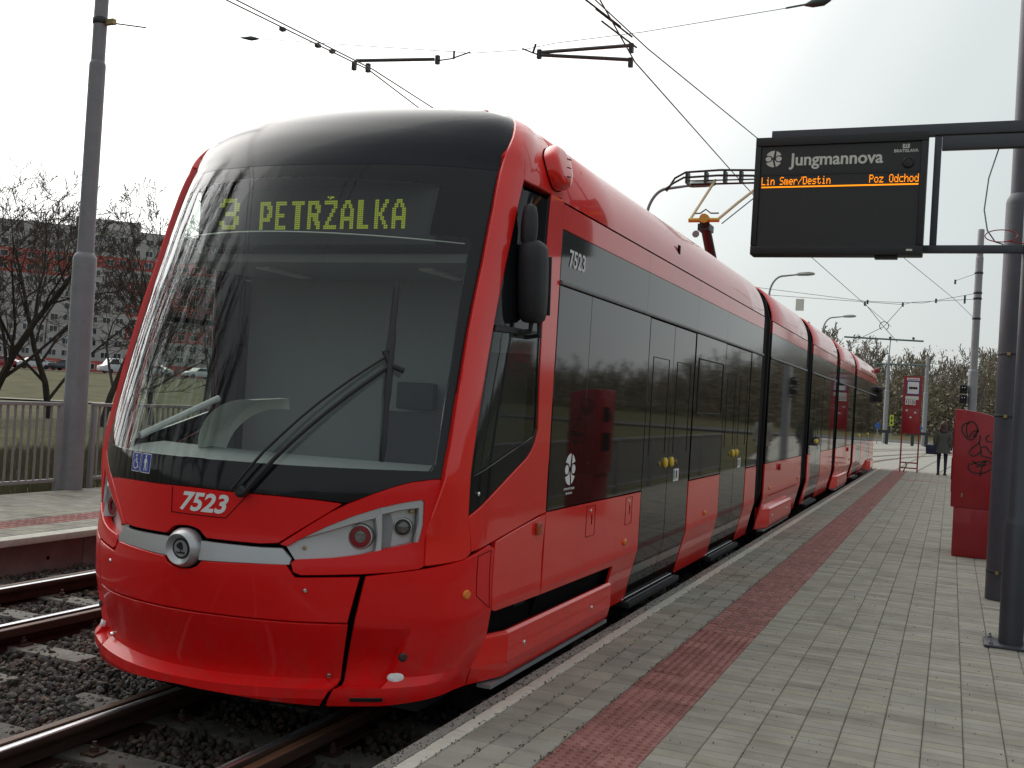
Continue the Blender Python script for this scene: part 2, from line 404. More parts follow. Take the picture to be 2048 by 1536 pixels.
def sheet(name, poly, fn, m, parent, off=0.0, step=(.06, .06), rim=.022, rad=.004, cuts=(), offf=None, sharp=30, flip=None, mats=None):
    """a panel: 2-D outline laid on a curved surface with turned-in edges"""
    bm = bmesh.new()
    vs = [bm.verts.new((u, v, 0)) for u, v in poly]
    bm.faces.new(vs); bm.normal_update()
    bmesh.ops.triangulate(bm, faces=bm.faces[:], ngon_method='EAR_CLIP')
    us = [p[0] for p in poly]; vv = [p[1] for p in poly]
    def cut(co, no): bmesh.ops.bisect_plane(bm, geom=bm.verts[:] + bm.edges[:] + bm.faces[:], dist=1e-5, plane_co=co, plane_no=no)
    if step[0]:
        k = math.ceil(min(us) / step[0])
        while k * step[0] < max(us): cut((k * step[0], 0, 0), (1, 0, 0)); k += 1
    if step[1]:
        k = math.ceil(min(vv) / step[1])
        while k * step[1] < max(vv): cut((0, k * step[1], 0), (0, 1, 0)); k += 1
    for co, no in cuts: cut((*co, 0), (*no, 0))
    bmesh.ops.remove_doubles(bm, verts=bm.verts, dist=1e-5)
    uv = {}
    for v in bm.verts:
        u, w = v.co.x, v.co.y; o = off + (offf(u, w) if offf else 0.0); uv[v] = (u, w, o)
    for v, (u, w, o) in uv.items(): v.co = fn(u, w, o)
    # outward orientation
    bm.normal_update()
    f0 = max(bm.faces, key=lambda f: f.calc_area()); c0 = f0.verts[0]; u, w, o = uv[c0]
    if f0.normal.dot(fn(u, w, o + .01) - fn(u, w, o)) < 0:
        for f in bm.faces: f.normal_flip()
    bm.normal_update()
    for f in bm.faces: f.smooth = True
    if rim:
        be = [e for e in bm.edges if len(e.link_faces) == 1]
        outd = {}; nn = {}
        for e in be:
            f = e.link_faces[0]; d = (e.verts[1].co - e.verts[0].co).normalized()
            mid = (e.verts[0].co + e.verts[1].co) / 2; q = d.cross(f.normal)
            if q.dot(mid - f.calc_center_median()) < 0: q = -q
            for v in e.verts: outd[v] = outd.get(v, Vector()) + q; nn[v] = v.normal.copy()
        r1 = {}; r2 = {}
        for v, q in outd.items():
            q.normalize(); r1[v] = bm.verts.new(v.co + q * rad * .7 - nn[v] * rad); r2[v] = bm.verts.new(v.co + q * rad * .7 - nn[v] * rim)
        for e in be:
            a, b = e.verts; f = e.link_faces[0]
            # keep winding opposite to the face's own use of the edge
            l = next(l for l in f.loops if l.edge == e)
            if l.vert == a: a, b = b, a
            f1 = bm.faces.new((a, b, r1[b], r1[a])); f2 = bm.faces.new((r1[a], r1[b], r2[b], r2[a])); f1.smooth = True; f2.smooth = True
    at = BASE[parent.name]
    for v in bm.verts: v.co -= at
    me = bpy.data.meshes.new(name); bm.to_mesh(me); bm.free()
    me.materials.append(m); me.set_sharp_from_angle(angle=R_(sharp))
    return link(name, me, parent, at)

TRAM = thing('tram', 'red and black articulated tram numbered 7523, standing along the paved platform', 'tram', (0, 4.6, -.15))
def both(name, poly, m, parent=None, **k):
    a = sheet(name, poly, nose, m, parent or TRAM, **k); sheet(name, poly, nose_m, m, parent or TRAM, **k); return a

# ---- nose: black mask, windscreen, red panels
S_cap = lambda z: s_at_y(9, z)
ws_edge = [(1.244, 2.96), (1.273, 2.688), (1.293, 2.389), (1.300, 2.026), (1.315, 1.667), (1.323, 1.408), (1.319, 1.236)]
ws_low = [(1.306, 1.229), (1.258, 1.223), (1.151, 1.208), (1.065, 1.182), (0.961, 1.142), (0.898, 1.115), (0.827, 1.092), (0.664, 1.103), (0.471, 1.112), (0.0, 1.121)]
clear_half = [(0, 2.83), (.945, 2.83), (.966, 2.535), (1.166, 2.537), (1.205, 2.52), (1.213, 2.406), (1.227, 2.183), (1.256, 1.852), (1.275, 1.30), (1.25, 1.262), (.55, 1.262), (0, 1.266)]
out_half = [(0, 2.905), (.351, 2.912), (.857, 2.945)] + ws_edge + ws_low
# the black ceramic border in four flat-laid pieces round the clear pane
sheet('windscreen_border', [p for p in out_half] + [p for p in reversed(clear_half)], nose, FRIT, TRAM, rim=.012)
sheet('windscreen_border', [p for p in out_half] + [p for p in reversed(clear_half)], nose_m, FRIT, TRAM, rim=.012)
WS = sheet('windscreen', mirror_half(clear_half), nose, WINDSCREEN, TRAM, rim=0)
def capedge(z): return float(np.interp(z, [2.96, 3.1, 3.2, 3.295, 3.36, 3.40, 3.43, 3.445], [1.244, 1.236, 1.225, 1.19, 1.14, 1.07, .74, .34]))
cap_half = [(0, 2.9075), (.351, 2.9145), (.857, 2.9475), (1.244, 2.9625)] + [(capedge(z), z) for z in (3.05, 3.12, 3.18, 3.24, 3.3, 3.34, 3.37, 3.4, 3.42, 3.435, 3.445)] + [(0, 3.445)]
sheet('roof_front_cap', mirror_half(cap_half), nose, CAPBLACK, TRAM, step=(.06, .03), rim=.015, rad=.002, cuts=[((0, 3.40), (0, 1)), ((0, 3.41), (0, 1))], sharp=18)
hood_half = [(0, 1.113), (.472, 1.104), (.665, 1.095), (.806, 1.083), (.654, .978), (.508, .876), (.42, .868), (.132, .872), (.112, .885), (.088, .908), (.05, .920), (0, .924)]
sheet('hood_panel', mirror_half(hood_half), nose, REDNOSE, TRAM)
plate = [(-.116, 1.108), (-.106, .98), (.228, .979), (.337, 1.108)]
MB_ = MB()
for i_ in range(1, 4):
    a_, b_ = plate[i_ - 1], plate[i_]
    pts = [nose(a_[0] + (b_[0] - a_[0]) * t, a_[1] + (b_[1] - a_[1]) * t, .0006) for t in np.linspace(0, 1, 9)]
    MB_.tube(pts, .0022, 5, True)
MB_.build('number_panel_seam', GAP, TRAM)
eye = [(.521, .869), (.655, .967), (.75, 1.033), (.845, 1.085), (.961, 1.137), (1.065, 1.177), (1.152, 1.202), (1.258, 1.218), (1.308, 1.22), (1.314, 1.166), (1.303, 1.086), (1.249, .913), (1.259, .775), (1.238, .765), (1.108, .749), (.936, .737), (.64, .724), (.605, .737), (.589, .778),
       (.607, .794), (.799, .81), (.926, .829), (1.074, .865), (1.223, .899), (1.239, .989), (1.233, 1.107), (1.216, 1.118), (1.117, 1.101), (1.005, 1.074), (.863, 1.024), (.74, .968), (.619, .902), (.556, .862)]
both('headlight_surround', eye, REDNOSE, rim=.05)
house = [(.545, .862), (.607, .785), (.799, .80), (.926, .82), (1.074, .856), (1.232, .89), (1.25, .99), (1.243, 1.112), (1.22, 1.128), (1.117, 1.111), (1.005, 1.084), (.863, 1.034), (.74, .978), (.619, .912)]
LAMPCORE = mat('lamp_reflector', (.42, .40, .34), rough=.22, metal=.9)
for fn_ in (nose, nose_m):
    HH = sheet('headlight_housing', house, fn_, SILVER, TRAM, off=-.04, rim=0, offf=lambda u, w: -.05 * max(0, (u - .6)) if u < 1.0 else -.02)
    sheet('housing_ridge', [(.60, .895), (.74, .966), (.863, 1.02), (1.005, 1.07), (1.012, 1.045), (.987, 1.018), (.87, .985), (.75, .945)], fn_, SILVER, HH, off=-.012, rim=.03, rad=.008)
    sheet('housing_ridge', [(1.005, 1.07), (1.117, 1.097), (1.216, 1.115), (1.23, 1.105), (1.236, .99), (1.222, .90), (1.205, .897), (1.215, 1.0), (1.208, 1.075), (1.11, 1.062), (1.01, 1.036)], fn_, SILVER, HH, off=-.010, rim=.03, rad=.008)
    sheet('housing_divider', [(.985, 1.02), (1.015, 1.045), (1.022, .95), (1.028, .852), (1.0, .846), (1.004, .93)], fn_, SILVER, HH, off=-.008, rim=.04, rad=.008)
    sheet('housing_recess', [(1.024, 1.035), (1.066, 1.046), (1.088, .985), (1.083, .87), (1.03, .855), (1.026, .95)], fn_, STEEL, HH, off=-.05, rim=0)
    def lamp(name, s, z, r, ring, core, q, cover):
        p = fn_(s, z, -.055); n = (fn_(s, z, .1) - fn_(s, z, 0)).normalized(); ax = (n * .55 + Vector((0, -1, 0)) * .45).normalized()
        b = MB(); b.lathe([(r * 1.26, -.03), (r * 1.22, .012), (r * 1.14, .020), (r * 1.06, .021), (r * 1.04, .01)], p, ax, 32)
        L_ = b.build(name, SILVER, TRAM)
        b = MB(); b.lathe([(r * 1.04, .0), (r * 1.03, .02), (r * (q + .02), .021), (r * (q - .02), .004)], p, ax, 32); b.build('lamp_ring', ring, L_)
        b = MB(); b.lathe([(r * q, .006), (r * q * .8, -.002), (r * q * .45, -.012), (.001, -.016)], p + ax * .004, ax, 24); b.build('reflector', core, L_)
        if cover: b = MB(); b.lathe([(r * q, .012), (r * q * .8, .020), (r * q * .45, .025), (.001, .027)], p, ax, 24); b.build('lens', LENS, L_)
        return p, ax
    pr_, ax_ = lamp('headlight', .922, .920, .054, REDLENS, LAMPCORE, .55, False)
    b = MB()                       # ring of little diodes in the red lens
    u_ = ax_.cross(Vector((0, 0, 1))).normalized(); w_ = ax_.cross(u_)
    for k in range(20):
        a = 2 * math.pi * k / 20; b.lathe([(.0035, 0), (.002, .003)], pr_ + ax_ * .0205 + (u_ * math.cos(a) + w_ * math.sin(a)) * .041, ax_, 6)
    b.build('diode', mat('red_diode', (.35, .01, .01), rough=.3), HH)
    lamp('fog_headlight', 1.143, .972, .040, BLACK, LAMPCORE, .86, True)
    for s_, z_, r_ in ((.64, .856, .011), (1.178, 1.052, .011)):
        p = fn_(s_, z_, -.035); n = (fn_(s_, z_, .1) - fn_(s_, z_, 0)).normalized()
        b = MB(); b.lathe([(r_, -.01), (r_, .006), (r_ * .6, .007), (r_ * .5, .003)], p, n, 14); b.build('screw', BRASS, HH)
strip = [(.10, .852), (.423, .846), (.533, .848), (.583, .799), (.578, .771), (.361, .767), (.10, .758)]
both('silver_strip', strip, SILVER, off=-.004, rim=.03)
F_ = [(0, .700), (.06, .706), (.10, .726), (.12, .751), (.362, .760), (.563, .766), (.601, .716), (.615, .704), (.933, .717), (.879, .489), (.619, .491), (.247, .500), (0, .502)]
sheet('bumper_upper_panel', mirror_half(F_), nose, REDNOSE, TRAM)
G_ = [(0, .487), (.246, .486), (.618, .476), (.879, .474), (.850, .33), (.822, .19), (.779, .108), (.746, .06), (.508, .079), (.26, .103), (0, .112)]
scoop = lambda u, w: -.012 * max(0.0, min(1.0, (.455 - w) / .2)) * (1 if w > .19 else max(0, (w - .15) / .04))
sheet('bumper_lower_panel', mirror_half(G_), nose, REDNOSE, TRAM, step=(.06, .03), offf=scoop, cuts=[((0, .19), (0, 1)), ((0, .15), (0, 1)), ((0, .10), (0, 1))], sharp=18)
H_ = [(.968, .722), (.922, .501), (.858, .215), (.826, .146), (.783, .06), (1.053, .056), (1.259, .066), (1.567, .066), (1.708, .055), (1.858, .333), (1.867, .458), (1.866, .818), (1.80, .842), (1.70, .825), (1.533, .792), (1.263, .758)]
def fog_off(u, w):
    if w > .455 or w < .15: return 0.0
    edge = 1.107 + (w - .242) * (1.219 - 1.107) / (.455 - .242)
    t = max(0, min(1, (edge - u) / .012))
    return -.045 * t * max(0, min(1, (.455 - w) / .18)) * (1 if w > .19 else (w - .15) / .04)
ed_ = Vector((1.219 - 1.107, .455 - .242)).normalized(); en_ = (ed_.y, -ed_.x)
both('bumper_corner_panel', H_, REDNOSE, step=(.06, .03), offf=fog_off, sharp=18,
     cuts=[((1.107, .242), en_), ((1.095, .242), en_), ((0, .19), (0, 1)), ((0, .15), (0, 1)), ((0, .455), (0, 1))])
for fn_ in (nose, nose_m):
    def puck(name, s, z, r, h, m, off=0.0, oval=1.0, n=20):
        p = fn_(s, z, off); nn_ = (fn_(s, z, .1) - fn_(s, z, 0)).normalized()
        b = MB(); b.lathe([(r, -.01), (r, h * .5), (r * .85, h * .85), (r * .4, h), (.0005, h)], (0, 0, 0), (0, 0, 1), n)
        u = Vector((0, 0, 1)).cross(nn_).normalized(); w = nn_.cross(u)
        b.v = [tuple(p + u * (x * oval) + w * y + nn_ * z_) for x, y, z_ in b.v]
        return b.build(name, m, TRAM)
    puck('fog_lamp', 1.105, .192, .025, .014, WHITE, .0, 1.75)
    puck('side_marker', 1.153, .30, .024, .008, mat('dark_lens', (.05, .03, .03), rough=.2), -.002)
    puck('indicator', 1.561, .607, .026, .016, ORANGE, 0, 1.15)
    puck('bumper_screw', .667, .646, .011, .006, CHROME); puck('bumper_screw', .766, .205, .012, .008, CHROME)
    sheet('bumper_slot', [(.905, .104), (.905, .086), (1.068, .081), (1.074, .101)], fn_, BLACK, TRAM, off=.003, rim=.006, rad=.002)
    for hs in ([(1.668, .585), (1.66, .80), (1.825, .815), (1.842, .49)],):
        b = MB(); pts = [fn_(hs[i][0] + (hs[(i + 1) % 4][0] - hs[i][0]) * t, hs[i][1] + (hs[(i + 1) % 4][1] - hs[i][1]) * t, .0005) for i in range(4) for t in np.linspace(0, 1, 6)[:-1]]
        pts.append(pts[0]); b.tube(pts, .0022, 5); b.build('hatch_seam', GAP, TRAM)
# corner pillar and the red cheek round the cab side window
zz_ = (3.05, 3.12, 3.18, 3.24, 3.3, 3.34, 3.37, 3.395, 3.41)
pil = [(1.268, .780), (1.258, .949), (1.309, 1.15), (1.327, 1.233), (1.331, 1.408), (1.323, 1.667), (1.308, 2.026), (1.301, 2.389), (1.281, 2.688), (1.252, 2.96)]
pil += [(capedge(z) + .006, z) for z in zz_]
MB().bbox((-.88, 5.64, 3.34), (.88, 6.10, 3.402)).build('roof_plate', RED, TRAM, bevel=.004)
pil += [(s_at_y(6.085, z), z) for z in reversed(zz_)] + [(s_at_y(6.085, 2.99), 2.99)]
cabwin = [(1.807, 2.933), (1.422, 2.937), (1.452, 2.564), (1.471, 2.065), (1.524, 1.024)]
pil += [(1.955, 2.935)] + cabwin + [(1.574, .826), (1.533, .800)]
pil_off = lambda u, w: .034 * max(0.0, min(1.0, (1.50 - u) / .17)) * max(0.0, min(1.0, (w - .9) / .3)) * max(0.0, min(1.0, (3.43 - w) / .35))
both('corner_pillar', pil, RED, step=(.04, .04), rim=.06, rad=.008, offf=pil_off)
cheek = [(1.586, .833), (1.70, .846), (1.866, .868), (2.505, .953), *[(s_at_y(6.095, z), z) for z in (.962, 1.3, 1.7, 2.05, 2.4, 2.7, 2.93)], (1.811, 2.93), (1.954, 2.544), (2.139, 2.044), (2.342, 1.481), (2.325, 1.40), (2.29, 1.352), (2.225, 1.305), (1.53, 1.018)]
both('cab_side_panel', cheek, RED, rim=.03)
low_ = [(1.884, .852), (2.2, .897), (s_at_y(6.095, .948), .948), (s_at_y(6.095, .44), .44), (1.93, .455), (1.884, .47)]
both('cab_lining', pil, CABDARK, step=(.06, .04), rim=0, off=-.034); both('cab_lining', cheek, CABDARK, rim=0, off=-.034)
both('cab_lower_panel', low_, RED, rim=.03, step=(.06, .06))
# cab side window: black frame, two panes, a rail between
winpoly = [(1.803, 2.925), (1.430, 2.929), (1.459, 2.564), (1.478, 2.065), (1.533, 1.030), (2.22, 1.313), (2.283, 1.358), (2.318, 1.405), (2.334, 1.481), (2.133, 2.044), (1.948, 2.544)]
for fn_, sg_ in ((nose, 1), (nose_m, -1)):
    frame = [(1.430, 2.929), (1.459, 2.564), (1.478, 2.065), (1.533, 1.030), (2.22, 1.313), (2.283, 1.358), (2.318, 1.405), (2.334, 1.481), (2.133, 2.044), (1.948, 2.544), (1.803, 2.925)]
    inner = [(1.795, 2.885), (1.93, 2.53), (2.105, 2.065), (2.31, 1.485), (2.29, 1.44), (1.548, 1.235), (1.498, 2.065), (1.482, 2.564), (1.46, 2.885)]
    WF = sheet('cab_window_frame', frame + inner, fn_, FRIT, TRAM, off=-.006, rim=.02)
    sheet('cab_window_pane', [(1.548, 1.235), (2.29, 1.44), (2.31, 1.485), (2.112, 2.045), (1.500, 2.035)], fn_, CABGLASS, WF, off=-.012, rim=0)
    sheet('cab_window_pane', [(1.498, 2.065), (2.105, 2.065), (1.93, 2.53), (1.795, 2.885), (1.46, 2.885), (1.482, 2.564)], fn_, FRIT if sg_ > 0 else CABGLASS, WF, off=-.012, rim=0)
    sheet('window_rail', [(1.495, 2.035), (2.118, 2.045), (2.108, 2.075), (1.495, 2.066)], fn_, BLACK, WF, off=.006, rim=.02)
    p = fn_(1.60, 1.14, .0); n = (fn_(1.6, 1.14, .1) - p).normalized(); MB().lathe([(.012, -.005), (.012, .004), (.006, .008)], p, n, 12).build('bolt', CHROME, WF)
# dark inner shell behind the gaps
sheet('inner_shell', mirror_half([(0, 1.10), (.5, 1.09), (.85, 1.07), (1.30, 1.16), (1.52, 1.0), (1.75, .80), (2.0, .80), (2.0, .02), (0, .02)]), nose, GAP, TRAM, off=-.09, step=(.04, .12), rim=0)
# winged-arrow badge in its silver ring
bc = Vector((0, 4.196, .806)); bx = Vector((0, -1, -.06)).normalized()
b = MB(); b.lathe([(.098, -.05), (.102, -.012), (.095, .004), (.084, .024), (.078, .030), (.072, .027), (.058, .008), (.052, .004)], bc, bx, 48)
BR = b.build('badge_ring', SILVER, TRAM)
MB().lathe([(.053, .0), (.053, .007), (.0005, .007)], bc, bx, 40).build('badge_disc', BLACK, BR)
MB().lathe([(.0425, .0), (.0425, .0085), (.0005, .0085)], bc, bx, 40).build('badge_face', SILVER, BR)
bu = Vector((1, 0, 0)); bv = bu.cross(bx) * -1
if bv.z < 0: bv = -bv
B2 = lambda u, v, d: bc + bu * u + bv * v + bx * d
b = MB(); K = .0009
for poly_ in ([(10, -20), (16, -6), (16, 12), (12, 28), (4, 37), (-2, 36), (-8, 20), (-10, 8), (-6, -4), (-4, -20)], [(-4, 36), (-12, 34), (-18, 28), (-12, 18), (-9, 18)], [(-20, 27), (-28, 18), (-30, 10), (-16, 8), (-10, 8), (-13, 17)], [(-30, 8), (-22, 4), (-12, -4), (-8, 2), (-12, 8), (-22, 8)],
              [(-32, -16), (-24, -20), (20, -20), (26, -16), (30, -22), (26, -31), (18, -28), (-22, -28), (-28, -32), (-26, -24)]):
    b.prism([(u * K, v * K) for u, v in poly_], B2, .0086, .0106)
b.build('winged_arrow', BLACK, BR)
MB().lathe([(.005, 0), (.005, .0025)], B2(.007, -.010, .009), bx, 14).build('arrow_eye', SILVER, BR)
# lettering 7523 on the hood and the pair of stickers
def lay(name, vf, fn, u0, v0, m, parent, off=.0015, sx=1.0, sy=1.0):
    vs, fs = vf; b = MB(); b.add([fn(u0 + x * sx, v0 + y * sy, off) for x, y, *_ in vs], fs)
    return b.build(name, m, parent, norm=False)
lay('fleet_number', text_mesh('7523', .128, shear=.26, offset=.0038), nose, .082, 1.040, WHITE, TRAM, sx=1.10)
def rect(b, fn, u0, v0, u1, v1, off, mi=0, n=1):
    b.add([fn(u0, v0, off), fn(u1, v0, off), fn(u1, v1, off), fn(u0, v1, off)], [(0, 1, 2, 3)], mi)
for k, (u0, u1) in enumerate(((-.505, -.412), (-.404, -.311))):
    st = sheet('access_sticker', fillet([(u0, 1.155), (u1, 1.155), (u1, 1.258), (u0, 1.258)], .01), nose, WHITE, TRAM, off=.0012, rim=0)
    sheet('sticker_field', fillet([(u0 + .004, 1.159), (u1 - .004, 1.159), (u1 - .004, 1.254), (u0 + .004, 1.254)], .008), nose, BLUE, st, off=.0018, rim=0)
    c = (u0 + u1) / 2; b = MB(); NN = lambda x, y: nose(c + x, 1.207 + y, .0024)
    def disc(x, y, r): b.add([NN(x + r * math.cos(a), y + r * math.sin(a)) for a in np.linspace(0, 2 * math.pi, 11)[:-1]], [tuple(range(10))])
    def stroke(pts, w):
        for (x0, y0), (x1, y1) in zip(pts, pts[1:]):
            d = Vector((x1 - x0, y1 - y0)).normalized(); q = (-d.y * w / 2, d.x * w / 2)
            b.add([NN(x0 + q[0], y0 + q[1]), NN(x0 - q[0], y0 - q[1]), NN(x1 - q[0], y1 - q[1]), NN(x1 + q[0], y1 + q[1])], [(0, 1, 2, 3)])
    if k == 0:
        disc(.0, .034, .007); stroke([(.0, .024), (.001, -.002), (.018, -.002), (.024, -.028), (.032, -.026)], .006); stroke([(.0, .014), (.014, .012)], .005)
        stroke([(.010 + .0 + .024 * math.cos(a) - .012, -.012 + .024 * math.sin(a)) for a in np.linspace(R_(110), R_(345), 12)], .005)
    else:
        disc(.0, .036, .007); stroke([(0, .026), (0, -.004)], .016); stroke([(-.003, 0), (-.010, -.040)], .007); stroke([(.003, 0), (.010, -.040)], .007)
        stroke([(-.006, .022), (-.016, .0)], .005); stroke([(.006, .022), (.016, .004)], .005); stroke([(.018, .004), (.022, -.040)], .003)
    b.build('pictogram', WHITE, st, norm=False)
# red camera pod on the roof edge over the cab side window
def dome(name, outline, fn, hgt, m, parent, rings=7, sharp=40):
    c = sum((Vector(p) for p in outline), Vector((0, 0))) / len(outline); n = len(outline); b = MB(); vs = []
    for i in range(rings):
        t = i / (rings - 1); k = 1 - .62 * t * t if i < rings - 1 else 0.0; h = hgt * math.sin(math.pi / 2 * min(1, t * 1.25)) ** .8
        for p in outline:
            q = c + (Vector(p) - c) * k; vs.append(fn(q.x, q.y, h - .006 * (i == 0)))
    b.add(vs, [(i * n + j, i * n + (j + 1) % n, (i + 1) * n + (j + 1) % n, (i + 1) * n + j) for i in range(rings - 1) for j in range(n)], 0, True)
    return b.build(name, m, parent, sharp=sharp)
pod_o = fillet([(1.60, 3.235), (1.57, 3.15), (1.68, 3.02), (1.80, 2.955), (1.93, 2.975), (1.97, 3.04), (1.90, 3.17), (1.75, 3.25)], .08, 5)
PD = dome('roof_camera_pod', pod_o, nose, .085, RED, TRAM)
b = MB(); b.tube([nose(u, v, .004) for u, v in pod_o + pod_o[:1]], .004, 5); b.build('pod_seam', GAP, PD)
for v in (3.03, 3.09, 3.15): MB().tube([nose(1.80, v, .085), nose(1.87, v + .01, .083)], .004, 5).build('pod_slot', GAP, PD)
# mirror on the right cheek
for sg in (1,):
    FL = lambda x, y, z: Vector((x * sg, y, z))
    b = MB(); prev = []
    zs = [2.11, 2.13, 2.17, 2.3, 2.45, 2.53, 2.56, 2.575]; hw = [.048, .066, .074, .078, .078, .074, .062, .04]; dp = [.05, .07, .083, .09, .09, .086, .07, .045]
    n = 16; vs = []
    for z, h, d in zip(zs, hw, dp):
        for j in range(n):
            a = 2 * math.pi * j / n; ca, sa = math.cos(a), math.sin(a); e = .55
            x = 1.305 + h * math.copysign(abs(ca) ** e, ca); y = 5.50 + d * math.copysign(abs(sa) ** e, sa) - (z - 2.3) * .10
            vs.append(FL(x, y, z))
    fs = [(i * n + j, i * n + (j + 1) % n, (i + 1) * n + (j + 1) % n, (i + 1) * n + j) for i in range(len(zs) - 1) for j in range(n)] + [tuple(range(n)), tuple(range((len(zs) - 1) * n, len(zs) * n))]
    b.add(vs, fs, 0, True); MR = b.build('mirror', MIRRORBLACK, TRAM, sharp=50)
    b = MB(); vs = []; zs2 = [2.56, 2.60, 2.66, 2.73, 2.77, 2.785]; rs2 = [.040, .047, .049, .044, .034, .012]
    for z, r in zip(zs2, rs2):
        for j in range(n):
            a = 2 * math.pi * j / n; vs.append(FL(1.28 + r * math.cos(a), 5.45 + r * 1.15 * math.sin(a), z))
    fs = [(i * n + j, i * n + (j + 1) % n, (i + 1) * n + (j + 1) % n, (i + 1) * n + j) for i in range(len(zs2) - 1) for j in range(n)] + [tuple(range((len(zs2) - 1) * n, len(zs2) * n))]
    b.add(vs, fs, 0, True); b.build('wide_angle_mirror', MIRRORBLACK, MR, sharp=50)
    b = MB(); b.tube([FL(1.30, 5.52, 2.12), FL(1.29, 5.53, 2.06), FL(1.20, 5.50, 2.045)], .016, 8); b.tube([FL(1.33, 5.56, 2.14), FL(1.33, 5.58, 2.04), FL(1.22, 5.64, 2.03)], .014, 8); b.build('mirror_arm', BLACK, MR)
    MB().add([FL(1.23, 5.604, 2.16), FL(1.38, 5.604, 2.16), FL(1.38, 5.58, 2.5), FL(1.23, 5.58, 2.5)], [(0, 1, 2, 3)]).build('mirror_glass', CHROME, MR)

# ---- wiper
b = MB(); tip, end, piv = nose(.83, 2.26, .035), nose(.95, 1.305, .03), nose(.93, 1.78, .045)
SB = lambda t: nose(.86 + (.985 - .86) * t, 2.27 + (1.30 - 2.27) * t, .03 + .018 * math.sin(math.pi * t))
pts = [SB(t) for t in np.linspace(0, 1, 15)]
WP = MB().tube(pts, [.006] + [.015] * 4 + [.021] * 5 + [.015] * 4 + [.006], 7).build('wiper', BLACK, TRAM)
arm = [nose(.33 + .60 * t, 1.115 + .68 * t + .035 * math.sin(math.pi * t), .05 + .02 * math.sin(math.pi * t)) for t in np.linspace(0, 1, 10)]
MB().tube(arm, .012, 7).build('wiper_arm', BLACK, WP)
arm2 = [nose(.27 + .62 * t, 1.13 + .70 * t + .05 * math.sin(math.pi * t), .055 + .02 * math.sin(math.pi * t)) for t in np.linspace(0, 1, 10)]
MB().tube(arm2, .008, 7).build('wiper_arm', BLACK, WP)
b = MB(); b.lathe([(.03, -.05), (.03, .03), (.018, .04)], nose(.31, 1.12, .02), nose_n(.31, 1.12), 12); b.tube([nose(.88, 1.86, .055), nose(.92, 1.79, .05), nose(1.0, 1.765, .05)], .016, 7); b.build('wiper_hinge', BLACK, WP)

# ---- destination display behind the glass
b = MB(); b.bbox((-.80, 5.11, 2.50), (.86, 5.28, 2.835)); DB = b.build('destination_display', DARK, TRAM)
GL = {'P': ['XXXXXX.', 'XX..XXX', 'XX...XX', 'XX..XXX', 'XXXXXX.', 'XX.....', 'XX.....'], 'E': ['XXXXXX.', 'XX.....', 'XX.....', 'XXXXX..', 'XX.....', 'XX.....', 'XXXXXX.'],
      'T': ['XXXXXXX', '..XXX..', '..XXX..', '..XXX..', '..XXX..', '..XXX..', '..XXX..'], 'R': ['XXXXXX.', 'XX..XXX', 'XX...XX', 'XXXXXX.', 'XX.XXX.', 'XX..XXX', 'XX...XX'],
      'Z': ['XXXXXXX', '.....XX', '....XX.', '...XX..', '..XX...', '.XX....', 'XXXXXXX'], 'A': ['..XXX..', '.XX.XX.', 'XX...XX', 'XX...XX', 'XXXXXXX', 'XX...XX', 'XX...XX'],
      'L': ['XXX....', 'XXX....', 'XXX....', 'XXX....', 'XXX....', 'XXX....', 'XXXXXX.'], 'K': ['XX...XX', 'XX..XX.', 'XX.XX..', 'XXXX...', 'XX.XX..', 'XX..XX.', 'XX...XX'],
      '3': ['.XXXXX.', 'XX...XX', '.....XX', '..XXXX.', '.....XX', 'XX...XX', '.XXXXX.']}
def dots(b, ch, x0, z0, pw, ph):
    for r, row in enumerate(GL[ch]):
        for q, c_ in enumerate(row):
            if c_ == 'X':
                for h in (0, 1):
                    x = x0 + q * pw; z = z0 - (r * 2 + h) * ph
                    b.add([(x, 5.105, z), (x + pw * .86, 5.105, z), (x + pw * .86, 5.105, z - ph * .74), (x, 5.105, z - ph * .74)], [(0, 1, 2, 3)])
b = MB(); dots(b, '3', -.645, 2.782, .0215, .0136)
for i, ch in enumerate('PETRZALKA'): dots(b, ch, -.342 + i * .1145, 2.757, .0128, .0121)
for x in (0, 1): b.add([(.130 + .026 * x, 5.105, 2.782), (.148 + .026 * x, 5.105, 2.782), (.148 + .026 * x - .008 * (2 * x - 1) * -1, 5.105, 2.772), (.130 + .026 * x + .008 * (1 - 2 * x), 5.105, 2.772)], [(0, 1, 2, 3)])
b.add([(.145, 5.105, 2.771), (.163, 5.105, 2.771), (.158, 5.105, 2.765), (.150, 5.105, 2.765)], [(0, 1, 2, 3)])
b.build('display_lettering', LEDG, DB, norm=False)
MB().add([(-.68, 5.1085, 2.55), (.80, 5.1085, 2.55), (.83, 5.1085, 2.83), (-.68, 5.1085, 2.83)], [(0, 1, 2, 3)]).build('display_screen', mat('display_screen', (.035, .04, .038), rough=.6), DB)
pts = [nose(s, 2.515, -.03) for s in np.linspace(-1.18, 1.18, 24)]
MB().tube(pts, .0035, 5).build('visor_edge', WHITEDULL, TRAM)
b = MB(); b.bbox((-1.12, 5.28, 2.42), (1.12, 6.2, 2.47)); b.build('cab_ceiling', CABGREY, TRAM)
